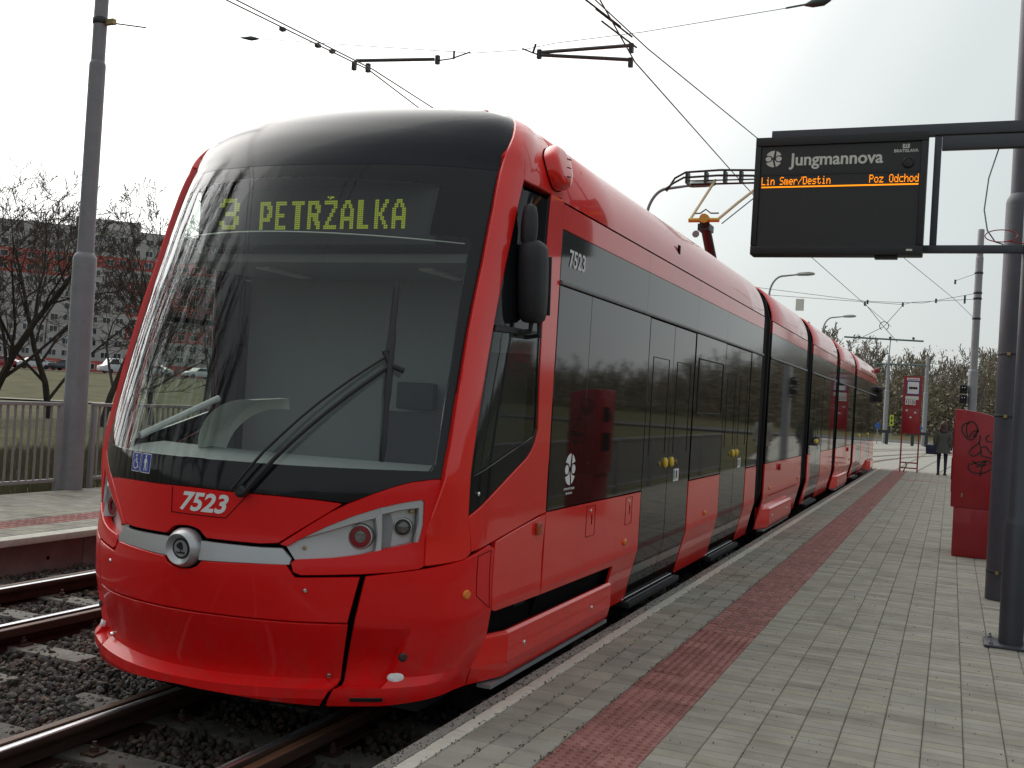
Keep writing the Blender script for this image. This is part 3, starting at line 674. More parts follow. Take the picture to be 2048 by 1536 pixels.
# ---- cab interior
b = MB(); b.bbox((-1.21, 6.20, .52), (1.21, 6.26, 2.95)); b.build('cab_rear_wall', CABGREY, TRAM)
b = MB(); b.bbox((-1.05, 5.25, .30), (1.05, 6.2, .36)); b.build('cab_floor', CABDARK, TRAM)
dash = [(s, 1.235) for s in np.linspace(-1.24, 1.24, 25)]
vs = []; fs = []
for s, _ in dash:
    p = nose(s, 1.24, -.06); k = abs(s); yb = min(5.15, p.y + .62)
    for t, z in ((0, 1.19), (.35, 1.25), (.8, 1.27), (1.0, 1.22), (1.0, .4)):
        vs.append((p.x * (1 - .12 * t), p.y + (5.15 - p.y) * t if p.y < 5.15 else p.y + .02 * t, z))
for i in range(24):
    for j in range(4): fs.append((i * 5 + j, i * 5 + j + 1, (i + 1) * 5 + j + 1, (i + 1) * 5 + j))
DS = MB().add(vs, fs, 0, True).build('dashboard', CABGREY, TRAM, sharp=40)
# pale curved instrument hood
b = MB(); vs = []; fs = []
for i, a in enumerate(np.linspace(R_(195), R_(85), 15)):
    cx, cz = -.10 + .42 * math.cos(a), 1.20 + .34 * max(0, math.sin(a)) + .03
    vs += [(cx, 4.80 + .10 * (1 - math.sin(max(0, a))), cz), (cx * .98, 5.12, cz + .015), (cx, 5.14, cz - .05)]
for i in range(14):
    for j in range(2): fs.append((i * 3 + j, i * 3 + j + 1, (i + 1) * 3 + j + 1, (i + 1) * 3 + j))
b.add(vs, fs, 0, True); b.build('instrument_hood', WHITEDULL, DS)
b = MB(); b.tube([(-1.02, 4.95, 1.30), (-.84, 5.45, 1.55)], .022, 8); b.build('grab_bar', WHITE, TRAM)
b = MB(); b.box((.28, 5.86, .80), (.48, .46, .10)); b.box((.28, 6.06, 1.18), (.46, .10, .70), Matrix.Rotation(R_(-6), 3, 'X')); b.box((.28, 6.08, 1.64), (.28, .08, .18)); b.box((.28, 5.9, .55), (.12, .12, .42))
b.build('driver_seat', CABDARK, TRAM, bevel=.02)
for x in (-.6, .6): MB().bbox((x - .05, 5.5, 2.405), (x + .05, 6.0, 2.419)).build('ceiling_lamp', WHITE, TRAM)
b = MB(); b.bbox((.62, 6.0, .36), (1.1, 6.19, 1.95)); b.build('equipment_cabinet', CABDARK, TRAM)

# ---- body sections
def band(name, y0, y1, z0, z1, m, parent=None, sg=1, off=0.0, cuts=(), rim=.02, step=(.4, .2), rad=.0035, poly=None, sharp=8):
    fn = (lambda y, z, o=0.0: side(y, z, o, sg))
    return sheet(name, poly or [(y0, z0), (y1, z0), (y1, z1), (y0, z1)], fn, m, parent or TRAM, off=off, step=step, rim=rim, rad=rad, cuts=list(cuts) + [((0, .48), (0, 1))], sharp=sharp)
def roof(y0, y1):
    zs = [2.925, 2.96, 3.0, 3.05, 3.1, 3.15, 3.2, 3.25, 3.3, 3.34, 3.37, 3.4, 3.42, 3.435, 3.443, 3.449]
    half = [(float(ww(z)), z) for z in zs]; prof = half + [(0.0, 3.452)] + [(-x, z) for x, z in reversed(half)]
    ys = list(np.linspace(y0, y1, max(2, int((y1 - y0) / 1.0) + 1))); n = len(prof); vs = []; fs = []
    sc = [(1 - .012) if i in (0, len(ys) - 1) else 1.0 for i in range(len(ys))]
    ys2 = [ys[0]] + [ys[0] + .03] + ys[1:-1] + [ys[-1] - .03, ys[-1]]; sc = [.985, 1] + [1] * (len(ys) - 2) + [1, .985]
    for y, k in zip(ys2, sc):
        for x, z in prof: vs.append((x * k, y, 2.925 + (z - 2.925) * (1 - (1 - k) * 2)))
    for i in range(len(ys2) - 1):
        for j in range(n - 1): fs.append((i * n + j, i * n + j + 1, (i + 1) * n + j + 1, (i + 1) * n + j))
    return MB().add(vs, fs, 0, True).build('roof_shell', RED, TRAM, sharp=40)
def core(y0, y1):
    b = MB(); prof = [(-1.02, -.02), (1.02, -.02), (1.18, .5), (1.20, 2.92), (1.0, 3.25), (-1.0, 3.25), (-1.20, 2.92), (-1.18, .5)]
    b.prism(prof, lambda u, v, d: Vector((u, d, v)), y0, y1); return b.build('inner_body', GAP, TRAM)
def seams(ys): return ys
def cant(y0, y1, splits):
    ys = [y0] + splits + [y1]
    for a, c in zip(ys, ys[1:]):
        band('cant_panel', a + .002, c - .002, 2.757, 2.912, RED); band('roof_band_panel', a + .002, c - .002, 2.432, 2.751, BANDGLASS)
    b = MB(); b.bbox((1.236, y0, 2.403), (1.262, y1, 2.428)); b.build('rain_rail', STEEL, TRAM, bevel=.006)
def left_side(y0, y1):
    band('cant_panel', y0, y1, 2.757, 2.912, RED, sg=-1); band('roof_band_panel', y0, y1, 2.41, 2.751, BANDGLASS, sg=-1)
    band('window', y0, y1, .962, 2.402, SIDEGLASS, sg=-1); band('lower_panel', y0, y1, -.03, .955, RED, sg=-1)
def door(y0, y1, sg=1, btn=True, stick=True):
    ym = (y0 + y1) / 2
    for a, c, hinge in ((y0 + .012, ym - .008, -1), (ym + .008, y1 - .012, 1)):
        d = band('door_leaf', a, c, .045, 2.392, DOORGLASS, off=-.004, rim=.03, rad=.006)
        w0, w1 = a + .14, c - .14
        b = MB()
        for p0, p1 in (((w0, 2.08), (w1, 2.08)), ((w0, 1.25), (w0, 2.08)), ((w1, 1.25), (w1, 2.08))):
            b.tube([side(p0[0], p0[1], -.003), side(p1[0], p1[1], -.003)], .0035, 5)
        b.build('door_window_seal', RUBBER, d)
        b = MB(); b.lathe([(.045, -.005), (.045, .012), (.036, .018), (.034, .022), (.0005, .024)], side(ym + (-.11 if hinge < 0 else .11), 1.17, -.002), (1, 0, 0), 20)
        b.build('door_button', BUTTON, d)
        MB().lathe([(.022, -.005), (.022, .006), (.0005, .007)], side(ym + (-.30 if hinge < 0 else .30), 1.165, -.002), (1, 0, 0), 12).build('door_lock', BRASS, d)
        if hinge > 0:
            s_ = band('door_sticker', ym + .22, ym + .42, .985, 1.10, WHITE, d, off=-.002, rim=0)
            band('sticker_print', ym + .23, ym + .27, 1.0, 1.09, mat('sticker_green', (.05, .2, .1)), d, off=-.001, rim=0); band('sticker_print', ym + .31, ym + .36, 1.01, 1.08, BLACK, d, off=-.001, rim=0)
    b = MB(); b.bbox((1.05, y0 - .02, -.015), (1.20, y1 + .02, .035)); dstep = b.build('door_step', RUBBER, TRAM, bevel=.012)
    b = MB(); b.bbox((1.155, y0, .036), (1.165, y1, .040)); b.build('step_edge', CHROME, dstep)
def button_lamp(y, z): MB().lathe([(.028, -.01), (.027, .012), (.02, .018), (.0005, .02)], side(y, z, 0), (1, 0, 0), 18).build('indicator', ORANGE, TRAM)
def skirt(y0, y1, ya, solid=True):
    """wheel cover: stands proud of the lower panel with a turned front facet; ya = where the facet starts"""
    poly = [(1.13, .03), (1.13, .355), (1.245, .335), (1.275, .31), (1.275, .12), (1.25, .045)] if solid else [(1.215, .04), (1.215, .312), (1.238, .316), (1.258, .302), (1.258, .14), (1.238, .05)]
    b = MB(); n = len(poly); vs = [((min(x, 1.135 + .02 * (z + .05)) if solid else x - .095), ya, z) for x, z in poly] + [(x, y0, z) for x, z in poly] + [(x, y1, z) for x, z in poly]
    fs = [tuple(range(n)), tuple(range(2 * n, 3 * n))] + [(r * n + i, r * n + (i + 1) % n, (r + 1) * n + (i + 1) % n, (r + 1) * n + i) for r in (0, 1) for i in range(n)]
    b.add(vs, fs); s_ = b.build('wheel_cover', RED, TRAM, bevel=.004, sharp=9)
    b = MB(); b.bbox((1.15, ya + .12, .012), (1.238, y1, .034)); b.build('cover_trim', STEEL, s_)
    for y in (y0 + .25, y1 - .45): MB().lathe([(.016, -.01), (.016, .004), (.009, .009), (.0005, .01)], Vector((1.275 if solid else 1.258, y, .20)), (1, 0, 0), 12).build('cover_screw', CHROME, s_)

# section A (cab section)
core(6.26, 13.70)
roof(6.09, 13.72); cant(6.105, 13.72, [8.14, 9.95, 11.39]); left_side(6.11, 13.72)
band('window', 6.115, 6.745, .968, 2.396, SIDEGLASS); band('window', 6.755, 8.255, .968, 2.396, SIDEGLASS)
door(8.28, 9.93); door(11.42, 12.95)
W3 = band('window', 9.965, 11.385, .968, 2.396, SIDEGLASS)
b = MB()
for p0, p1 in (((10.10, 2.16), (11.27, 2.16)), ((10.10, 1.62), (11.27, 1.62)), ((10.10, 1.62), (10.10, 2.16)), ((11.27, 1.62), (11.27, 2.16))): b.tube([side(*p0, .001), side(*p1, .001)], .007, 6)
b.build('hopper_frame', RUBBER, W3)
band('window', 12.985, 13.71, .968, 2.396, SIDEGLASS)
band('lower_panel', 0, 0, 0, 0, RED, poly=[(6.105, .44), (7.64, .425), (7.66, .055), (8.262, .055), (8.262, .952), (6.105, .956)])
band('lower_panel', 9.955, 11.40, .055, .952, RED); band('lower_panel', 12.975, 13.715, .055, .952, RED)
for y in (7.86, 10.72): button_lamp(y, .585)
b = MB(); b.bbox((1.236, 5.93, .83), (1.265, 6.0, .91)); b.build('side_repeater', mat('amber_brown_lens', (.35, .06, .015), rough=.25, coat=.5), TRAM, bevel=.012)
for y0, y1 in ((6.90, 7.09), (7.85, 8.02)):
    b = MB(); q = [(y0, .72), (y1, .72), (y1, .935), (y0, .935), (y0, .72)]
    b.tube([side(*p, .0005) for p in q], .0022, 5); hs = b.build('hatch_seam', GAP, TRAM)
    MB().lathe([(.012, -.004), (.012, .004), (.006, .007)], side((y0 + y1) / 2, .90, 0), (1, 0, 0), 12).build('hatch_lock', CHROME, hs)
    MB().bbox((1.2405, (y0 + y1) / 2 + .02, .80), (1.243, (y0 + y1) / 2 + .03, .87)).build('hatch_slot', GAP, hs)
skirt(5.56, 7.53, 5.27, False)
b = MB(); b.bbox((1.02, 5.35, -.1), (1.10, 7.66, .44)); b.build('wheel_arch_lining', GAP, TRAM)
MB().bbox((float(ww(3.07)) - .004, 9.10, 3.02), (float(ww(3.07)) + .006, 9.17, 3.13)).build('roof_vent', GAP, TRAM)
# emblem and number on the dark glass
def emblem(fn, r, m, parent, name='emblem'):
    b = MB()
    def poly(pts): b.add([fn(x * r, y * r) for x, y in pts], [tuple(range(len(pts)))])
    for sx in (-1, 1):
        poly([(sx * (.62 + .34 * math.cos(a)), .30 * math.sin(a)) for a in np.linspace(0, 2 * math.pi, 15)[:-1]])
    for sy in (-1, 1):
        # two caps split by the slanted slash
        top = [(math.cos(a), math.sin(a) * sy) for a in np.linspace(R_(28), R_(72), 7)]
        poly(top + [(.10 + .16 * (sy > 0), .10 * sy + (.0)), (.34, .36 * sy)])
        top = [(math.cos(a), math.sin(a) * sy) for a in np.linspace(R_(84), R_(152), 9)]
        poly(top + [(-.34, .36 * sy), (-.10 + .04 * sy, .10 * sy)])
    return b.build(name, m, parent, norm=False)
emblem(lambda x, y: side(6.50 + x, 1.215 + y, .002), .105, WHITE, TRAM)
lay('emblem_lettering', text_mesh('DOPRAVNÝ PODNIK', .022, offset=.0006), lambda u, v, o: side(6.50 + u, v, o), 0, 1.085, WHITE, TRAM, off=.002)
lay('emblem_lettering', text_mesh('BRATISLAVA', .022, offset=.0006), lambda u, v, o: side(6.50 + u, v, o), 0, 1.055, WHITE, TRAM, off=.002)
lay('fleet_number', text_mesh('7523', .155, offset=.003), lambda u, v, o: side(6.40 + u, v, o), 0, 2.585, WHITE, TRAM, off=.0045, sx=1.05)
# bellows between the sections
def bellows(y0, y1):
    prof = [(-.98, 0), (.98, 0), (1.05, .3), (1.17, .55), (1.18, 2.9), (1.10, 3.2), (.95, 3.36), (0, 3.40), (-.95, 3.36), (-1.10, 3.2), (-1.18, 2.9), (-1.17, .55), (-1.05, .3)]
    k = 9; n = len(prof); vs = []; fs = []
    for i in range(k):
        y = y0 + (y1 - y0) * i / (k - 1); q = 1.0 if i % 2 else .94
        vs += [(x * q, y, 1.6 + (z - 1.6) * (q if z > 1.6 else 1)) for x, z in prof]
    for i in range(k - 1):
        for j in range(n): fs.append((i * n + j, i * n + (j + 1) % n, (i + 1) * n + (j + 1) % n, (i + 1) * n + j))
    MB().add(vs, fs).build('bellows', RUBBER, TRAM)
    for y in (y0 + .0, y1 - .05):
        b = MB(); ri = [(x * 1.035, z) for x, z in prof[:7]] + [(x * 1.035, z) for x, z in prof[8:]]
        b.prism([(x, z) for x, z in prof], lambda u, v, d: Vector((u * 1.03, d, v)), y, y + .05); b.build('bellows_frame', BLACK, TRAM)
    MB().tube([(1.0, y0 + .1, 3.28), (.98, (y0 + y1) / 2, 3.36), (1.0, y1 - .1, 3.28)], .012, 6).build('roof_cable', BLACK, TRAM)
for y0, y1 in ((13.73, 14.40), (18.16, 18.98), (23.12, 23.80), (27.61, 28.28)): bellows(y0, y1)
# section B (pantograph section, plain windows)
core(14.43, 18.13); roof(14.41, 18.15); cant(14.415, 18.15, [16.3]); left_side(14.42, 18.14)
for a, c in ((14.42, 15.5), (15.51, 17.0), (17.01, 18.14)): band('window', a, c, .968, 2.396, SIDEGLASS)
band('lower_panel', 14.42, 16.0, .055, .955, RED); band('lower_panel', 16.005, 18.14, .055, .955, RED); skirt(14.85, 16.95, 14.46)
for y in (14.9, 17.8): button_lamp(y, .60)
MB().lathe([(.05, -.01), (.05, .03), (.0005, .035)], side(15.65, .87, 0), (1, 0, 0), 16).build('socket_cap', SIGNRED, TRAM)
b = MB()
for i in range(14): b.bbox((1.2405, 14.9 + i * .2, .49), (1.2425, 15.02 + i * .2, .502))
b.build('lower_panel_seam', GAP, TRAM)
# section C (door)
core(19.0, 23.09); roof(18.99, 23.11); cant(18.995, 23.11, [21.1]); left_side(19.0, 23.10)
band('lower_panel', 19.0, 19.4, .055, .955, RED); band('window', 19.0, 19.4, .968, 2.396, SIDEGLASS); door(19.42, 20.95)
band('window', 20.98, 22.1, .968, 2.396, SIDEGLASS); band('window', 22.11, 23.10, .968, 2.396, SIDEGLASS); band('lower_panel', 20.97, 23.10, .055, .955, RED); button_lamp(22.0, .6)
# section D
core(23.82, 27.57); roof(23.81, 27.60); cant(23.815, 27.60, [25.7]); left_side(23.82, 27.59)
for a, c in ((23.82, 25.0), (25.01, 26.3), (26.31, 27.59)): band('window', a, c, .968, 2.396, SIDEGLASS)
band('lower_panel', 23.82, 27.59, .055, .955, RED); skirt(24.2, 26.45, 23.86)
for y in (24.3, 27.2): button_lamp(y, .60)
MB().lathe([(.05, -.01), (.05, .03), (.0005, .035)], side(26.6, .87, 0), (1, 0, 0), 16).build('socket_cap', SIGNRED, TRAM)
# section E (rear section, ends rounded)
core(28.3, 36.4); roof(28.29, 35.9); cant(28.295, 35.9, [30.2, 32.0, 34.0]); left_side(28.3, 35.9)
door(29.2, 30.7); door(32.4, 33.9)
for a, c in ((28.3, 29.17), (30.73, 31.5), (31.51, 32.37), (33.93, 35.0), (35.01, 35.9)):
    band('window', a, c, .968, 2.396, SIDEGLASS); band('lower_panel', a, c, .055, .955, RED)
skirt(34.4, 35.8, 34.1)
vs = []; fs = []; zs = [-.03, .48, .95, 1.6, 2.4, 2.91, 3.1, 3.2, 3.3, 3.36, 3.4, 3.43, 3.449]; ks = [(35.905, 1.0), (36.2, .985), (36.45, .93), (36.6, .80), (36.7, .5), (36.72, 0.0)]
for y, k in ks:
    for z in zs: vs.append((float(ww(z)) * k, y - max(0, z - .9) * .12, z))
n = len(zs)
for sg in (1, -1):
    MB().add([(x * sg, y, z) for x, y, z in vs], [(i * n + j, i * n + j + 1, (i + 1) * n + j + 1, (i + 1) * n + j) for i in range(5) for j in range(n - 1)], 0, True).build('rear_panel', RED, TRAM)
MB().lathe([(.08, -.03), (.085, .05), (.06, .09), (.0005, .1)], Vector((1.19, 36.05, 3.24)), (.9, .3, .2), 16).build('rear_marker_lamp', REDLENS, TRAM)
b = MB(); b.bbox((1.18, 36.0, 2.20), (1.44, 36.12, 2.53)); b.lathe([(.13, -.06), (.14, 0), (.11, .09), (.0005, .12)], (1.32, 36.06, 2.62), (0, -.3, 1), 14); b.bbox((1.15, 36.03, 2.5), (1.3, 36.1, 2.56))
b.build('rear_mirror', MIRRORBLACK, TRAM, bevel=.025)
# underframe and wheels
b = MB()
for y0, y1 in ((5.0, 13.6), (14.5, 18.1), (19.1, 23.0), (23.9, 27.5), (28.4, 36.2)): b.bbox((-.98, y0, -.06), (.98, y1, .05))
b.build('underframe', BLACK, TRAM)
for yc in (5.9, 7.3, 15.9, 17.3, 25.1, 26.5, 33.5, 34.9):
    for sg in (-1, 1): MB().lathe([(.30, -.05), (.33, -.04), (.33, .02), (.345, .03), (.345, .05)], (sg * .50, yc, .18), (-sg, 0, 0), 24).build('wheel', BLACK, TRAM)
# pantograph (stands on the roof of the second section)
pb = Vector((0, 16.6, 3.45))
b = MB(); b.bbox((-.45, 16.1, 3.50), (.45, 17.2, 3.56))
for x in (-.35, .35):
    for y in (16.2, 17.1): b.lathe([(.05, 0), (.05, .05)], (x, y, 3.445), (0, 0, 1), 10)
PG = b.build('pantograph_base', DARK, TRAM)
b = MB(); b.tube([(0, 16.55, 3.55), (0, 15.30, 4.46)], [.085, .075], 12); b.bbox((-.10, 15.3, 4.34), (.08, 15.6, 4.44)); b.build('lower_arm', DARK, PG)
b = MB(); b.tube([(-.24, 15.30, 4.49), (.22, 15.30, 4.49)], .034, 10); b.lathe([(.07, -.06), (.075, 0), (.07, .06)], (0, 15.3, 4.51), (0, 1, 0), 14); b.build('knee_bar', YELLOW, PG)
b = MB(); b.tube([(-.23, 15.30, 4.49), (-.06, 16.15, 5.28)], .022, 8); b.build('upper_arm', CREAMPAINT, PG)
b = MB(); b.tube([(.20, 15.30, 4.50), (.42, 15.65, 4.82), (.80, 16.15, 5.30)], .024, 8); b.build('upper_arm', CREAMPAINT, PG)
b = MB(); b.tube([(.26, 15.32, 4.44), (.86, 16.2, 5.25)], .009, 6); b.tube([(-.16, 15.34, 4.60), (-.08, 15.34, 4.60), (0, 15.34, 4.66), (.08, 15.34, 4.60), (.2, 15.34, 4.60)], .012, 6); b.build('control_rod', WIREMAT, PG)
b = MB()
for z in (5.30, 5.41):
    b.tube([(-.85, 16.05 + (z - 5.3), 5.12), (-.72, 16.05 + (z - 5.3), z - .08), (-.55, 16.05 + (z - 5.3), z + .01), (0, 16.05 + (z - 5.3), z + .03), (.55, 16.05 + (z - 5.3), z + .01), (.72, 16.05 + (z - 5.3), z - .08), (.85, 16.05 + (z - 5.3), 5.12)], .018, 8)
b.tube([(-.45, 16.15, 5.22), (.75, 16.15, 5.22)], .016, 7); b.tube([(-.5, 16.12, 5.27), (.6, 16.12, 5.27)], .012, 6)
for x in (-.5, -.2, .1, .35, .6): b.bbox((x - .02, 16.03, 5.22), (x + .02, 16.2, 5.40))
b.build('collector_head', DARK, PG)
MB().lathe([(.05, 0), (.055, .01), (.05, .02)], (-.12, 15.28, 4.28), (0, 1, 0), 14).build('spring_coil', STEEL, PG)
# ================================================================== SETTING
GRASS = mat('dry_spring_grass', (0.075, 0.070, 0.026), rough=0.9, spec=0.1, var=0.35, vscale=0.6, col2=(0.115, 0.105, 0.05), bump=0.6, bscale=30)
SOIL = mat('track_soil', (0.035, 0.030, 0.026), rough=0.95, spec=0.1, var=0.4, vscale=18, bump=0.8, bscale=60)
STONE = mat('ballast_stone', (0.092, 0.084, 0.074), rough=0.85, spec=0.25, attr='tone', var=0.25, vscale=30)
RAIL_RUST = mat('rusty_rail_steel', (0.040, 0.019, 0.012), rough=0.6, spec=0.4, var=0.35, vscale=6, stretch=(8, .6, 8))
RAIL_LIP = mat('rusty_rail_lip', (0.095, 0.042, 0.022), rough=0.55, spec=0.4, var=0.3, vscale=5, stretch=(8, .6, 8))
RAIL_SHINE = mat('polished_rail_head', (0.50, 0.51, 0.53), rough=0.36, metal=1.0, var=.15, vscale=5)
SLEEPER = mat('concrete_sleeper', (0.165, 0.158, 0.14), rough=0.85, var=0.25, vscale=9, bump=0.4, bscale=70)
CONC = mat('platform_wall_concrete', (0.25, 0.24, 0.225), rough=0.9, var=0.2, vscale=3, bump=0.35, bscale=50)
JOINT = mat('joint_sand', (0.115, 0.105, 0.082), rough=0.95, var=0.4, vscale=25)
PAVER = mat('grey_paver', (0.300, 0.287, 0.246), rough=0.85, spec=0.25, var=0.08, vscale=6, col2=(.332, .318, .276), bump=0.2, bscale=160, attr='tone', world=True, stain=.26)
KERB_IN = mat('pale_kerb_stone', (0.52, 0.505, 0.44), rough=0.85, var=0.12, vscale=14, bump=0.2, bscale=160, objrand=.06)
KERB_OUT = mat('rough_kerb_edge', (0.235, 0.228, 0.205), rough=0.92, var=0.25, vscale=30, bump=0.6, bscale=140)
TACT = mat('red_tactile_paver', (0.27, 0.095, 0.082), rough=0.8, var=0.18, vscale=16, col2=(.36, .17, .15), bump=0.2, bscale=180, attr='tone', world=True, stain=.2)
CROSSING = mat('pale_crossing_slab', (0.31, 0.30, 0.262), rough=0.85, var=0.12, vscale=2)
ASPHALT = mat('asphalt', (0.055, 0.055, 0.055), rough=0.9, var=0.2, vscale=4)
GRIT = mat('loose_grit', (0.10, 0.085, 0.07), rough=0.9, attr='tone')

def S(o, kind='structure'): o['kind'] = kind; return o
# ---- ground: one sheet to the horizon
def gz(x, y):
    d = math.hypot(x - 3.56, y)
    if x < -9 or y > 48 or x > 8:
        t = max(0, min(1, (d - 45) / 80)); t = t * t * (3 - 2 * t)
        return -.42 + (1.75 if x < -9 else .55) * t
    return -.42
xs_ = [-1500, -800, -450, -320, -260] + list(range(-220, -60, 10)) + list(range(-60, 60, 6)) + [70, 90, 120, 160, 220, 320, 600, 1500]
ys_ = [-1500, -600, -300, -160, -90] + list(range(-60, 120, 6)) + [130, 150, 180, 220, 260, 320, 450, 800, 1500]
vs = [(x, y, gz(x, y)) for y in ys_ for x in xs_]; nx = len(xs_)
fs = [(j * nx + i, j * nx + i + 1, (j + 1) * nx + i + 1, (j + 1) * nx + i) for j in range(len(ys_) - 1) for i in range(nx - 1)]
S(MB().add(vs, fs, 0, True).build('ground', GRASS, sharp=60))
# grass between fence and far lawn: short blades near the left fence
def blades(name, n, x0, x1, y0, y1, z, h, m):
    p = np.c_[rng.uniform(x0, x1, n), rng.uniform(y0, y1, n), np.full(n, z)]
    a = rng.uniform(0, math.pi, n); hh = h * rng.uniform(.4, 1.2, n); w = .008
    dx = np.c_[np.cos(a), np.sin(a), np.zeros(n)] * w; tip = np.c_[rng.normal(0, .02, n), rng.normal(0, .02, n), hh]
    v = np.stack([p - dx, p + dx, p + tip], 1).reshape(-1, 3); f = np.arange(3 * n).reshape(-1, 3)
    return S(raw(name, v, f, m), 'stuff')
BLADE = mat('grass_blade', (0.085, 0.085, 0.028), rough=0.8, var=.4, vscale=2, col2=(.15, .13, .07))
blades('grass', 52000, -17, -7.25, 1.0, 22, -.42, .34, BLADE)
blades('grass', 9000, 4.75, 7.0, 6.5, 16, -.42, .30, BLADE)
# ---- track bed and ballast
b = MB(); b.bbox((-4.52, -12, -.60), (1.30, 36.6, -.40)); S(b.build('track_bed', SOIL))
def stones(name, n, x0, x1, y0, y1, zlo, zhi, smin, smax, m, keep=None, dark_bed=False):
    ico = np.array([(0, 0, 1), (.894, 0, .447), (.276, .851, .447), (-.724, .526, .447), (-.724, -.526, .447), (.276, -.851, .447),
                    (.724, .526, -.447), (-.276, .851, -.447), (-.894, 0, -.447), (-.276, -.851, -.447), (.724, -.526, -.447), (0, 0, -1)])
    tri = np.array([(0, 1, 2), (0, 2, 3), (0, 3, 4), (0, 4, 5), (0, 5, 1), (1, 6, 2), (2, 7, 3), (3, 8, 4), (4, 9, 5), (5, 10, 1), (2, 6, 7), (3, 7, 8), (4, 8, 9), (5, 9, 10), (1, 10, 6), (11, 7, 6), (11, 8, 7), (11, 9, 8), (11, 10, 9), (11, 6, 10)])
    p = np.c_[rng.uniform(x0, x1, n), rng.uniform(y0, y1, n), rng.uniform(zlo, zhi, n)]
    if keep is not None: p = p[keep(p)]; n = len(p)
    v = ico[None] * rng.uniform(.62, 1.25, (n, 12, 1)) * (rng.uniform(smin, smax, (n, 1, 1)) * rng.uniform(.6, 1.25, (n, 1, 3)))
    q = rng.normal(size=(n, 4)); q /= np.linalg.norm(q, axis=1)[:, None]; w, x, y, z = q.T
    Rm = np.stack([1 - 2 * (y * y + z * z), 2 * (x * y - z * w), 2 * (x * z + y * w), 2 * (x * y + z * w), 1 - 2 * (x * x + z * z), 2 * (y * z - x * w), 2 * (x * z - y * w), 2 * (y * z + x * w), 1 - 2 * (x * x + y * y)], 1).reshape(n, 3, 3)
    v = np.einsum('nij,nkj->nki', Rm, v) + p[:, None]
    f = (tri[None] + (np.arange(n) * 12)[:, None, None]).reshape(-1, 3)
    t = rng.uniform(.5, 1.45, (n, 1)) * (np.array([[1, 1, 1.02]]) + rng.normal(0, .05, (n, 3)))
    if dark_bed: t[p[:, 0] > -.46] *= np.array([.52, .47, .42])   # browner and darker from the near track's left rail rightwards
    br = rng.random(n) < .12; t[br] *= np.array([1.25, .95, .8])
    return S(raw(name, v.reshape(-1, 3), f, m, color=np.repeat(np.clip(t, 0, 3), 12, 0)), 'stuff')
RX = {0: (-.49, .52), 1: (-3.47, -2.45)}
def notrail(p):
    k = np.ones(len(p), bool)
    for r, sg in ((-.49, -1), (.52, 1), (-3.47, -1), (-2.45, 1)): k &= ~((p[:, 0] > r - .09 - .06 * (sg < 0)) & (p[:, 0] < r + .09 + .06 * (sg > 0)))
    return k
def keepb(p):
    k = notrail(p)
    ys = (p[:, 1] - 4.72) / .65; fr = np.abs(ys - np.round(ys)) * .65
    onsl = (fr < .115) & (((p[:, 0] > -1.22) & (p[:, 0] < 1.22)) | ((p[:, 0] > -4.16) & (p[:, 0] < -1.66)))
    cover = rng.random(len(p)) < np.where((p[:, 0] > -1.5) & (p[:, 0] < -.55), .96, .62)
    return k & (~onsl | cover)
stones('ballast', 62000, -4.42, 1.22, 2.6, 9.4, -.345, -.272, .012, .028, STONE, keepb, True)
stones('ballast', 7000, -4.2, 1.2, 9.4, 20, -.35, -.28, .028, .048, STONE, notrail)
# ---- tracks: rails with groove, sleepers, fastenings
def rail_mesh(x, sg, name, parent, y0=-6, y1=37.0):
    """sg = +1: groove and lip on the +x side of the running head"""
    b = MB(); P = lambda u, v, d: Vector((x + u * sg, d, v))
    b.prism([(-.07, -.29), (.085, -.29), (.085, -.275), (.02, -.262), (.012, -.20), (-.02, -.185), (-.034, -.165), (-.034, -.140), (-.030, -.134), (.026, -.134), (.030, -.17), (.058, -.17), (.062, -.142), (.115, -.142), (.118, -.19), (.09, -.20), (.02, -.205), (-.008, -.205), (-.012, -.262), (-.07, -.275)][:10] +
            [(.030, -.17), (.058, -.17), (.062, -.142), (.118, -.142), (.120, -.195), (.03, -.205), (.014, -.225), (.016, -.262), (.085, -.275), (.085, -.29)], P, y0, y1)
    r = b.build(name, RAIL_RUST, parent)
    b = MB(); b.prism([(-.024, -.1338), (-.019, -.1305), (.014, -.1305), (.019, -.1338)], P, y0, y1); b.build('rail_head', RAIL_SHINE, r)
    b = MB(); b.prism([(.063, -.1418), (.067, -.138), (.113, -.138), (.117, -.1418)], P, y0, y1); b.build('rail_lip', RAIL_LIP, r)
    return r
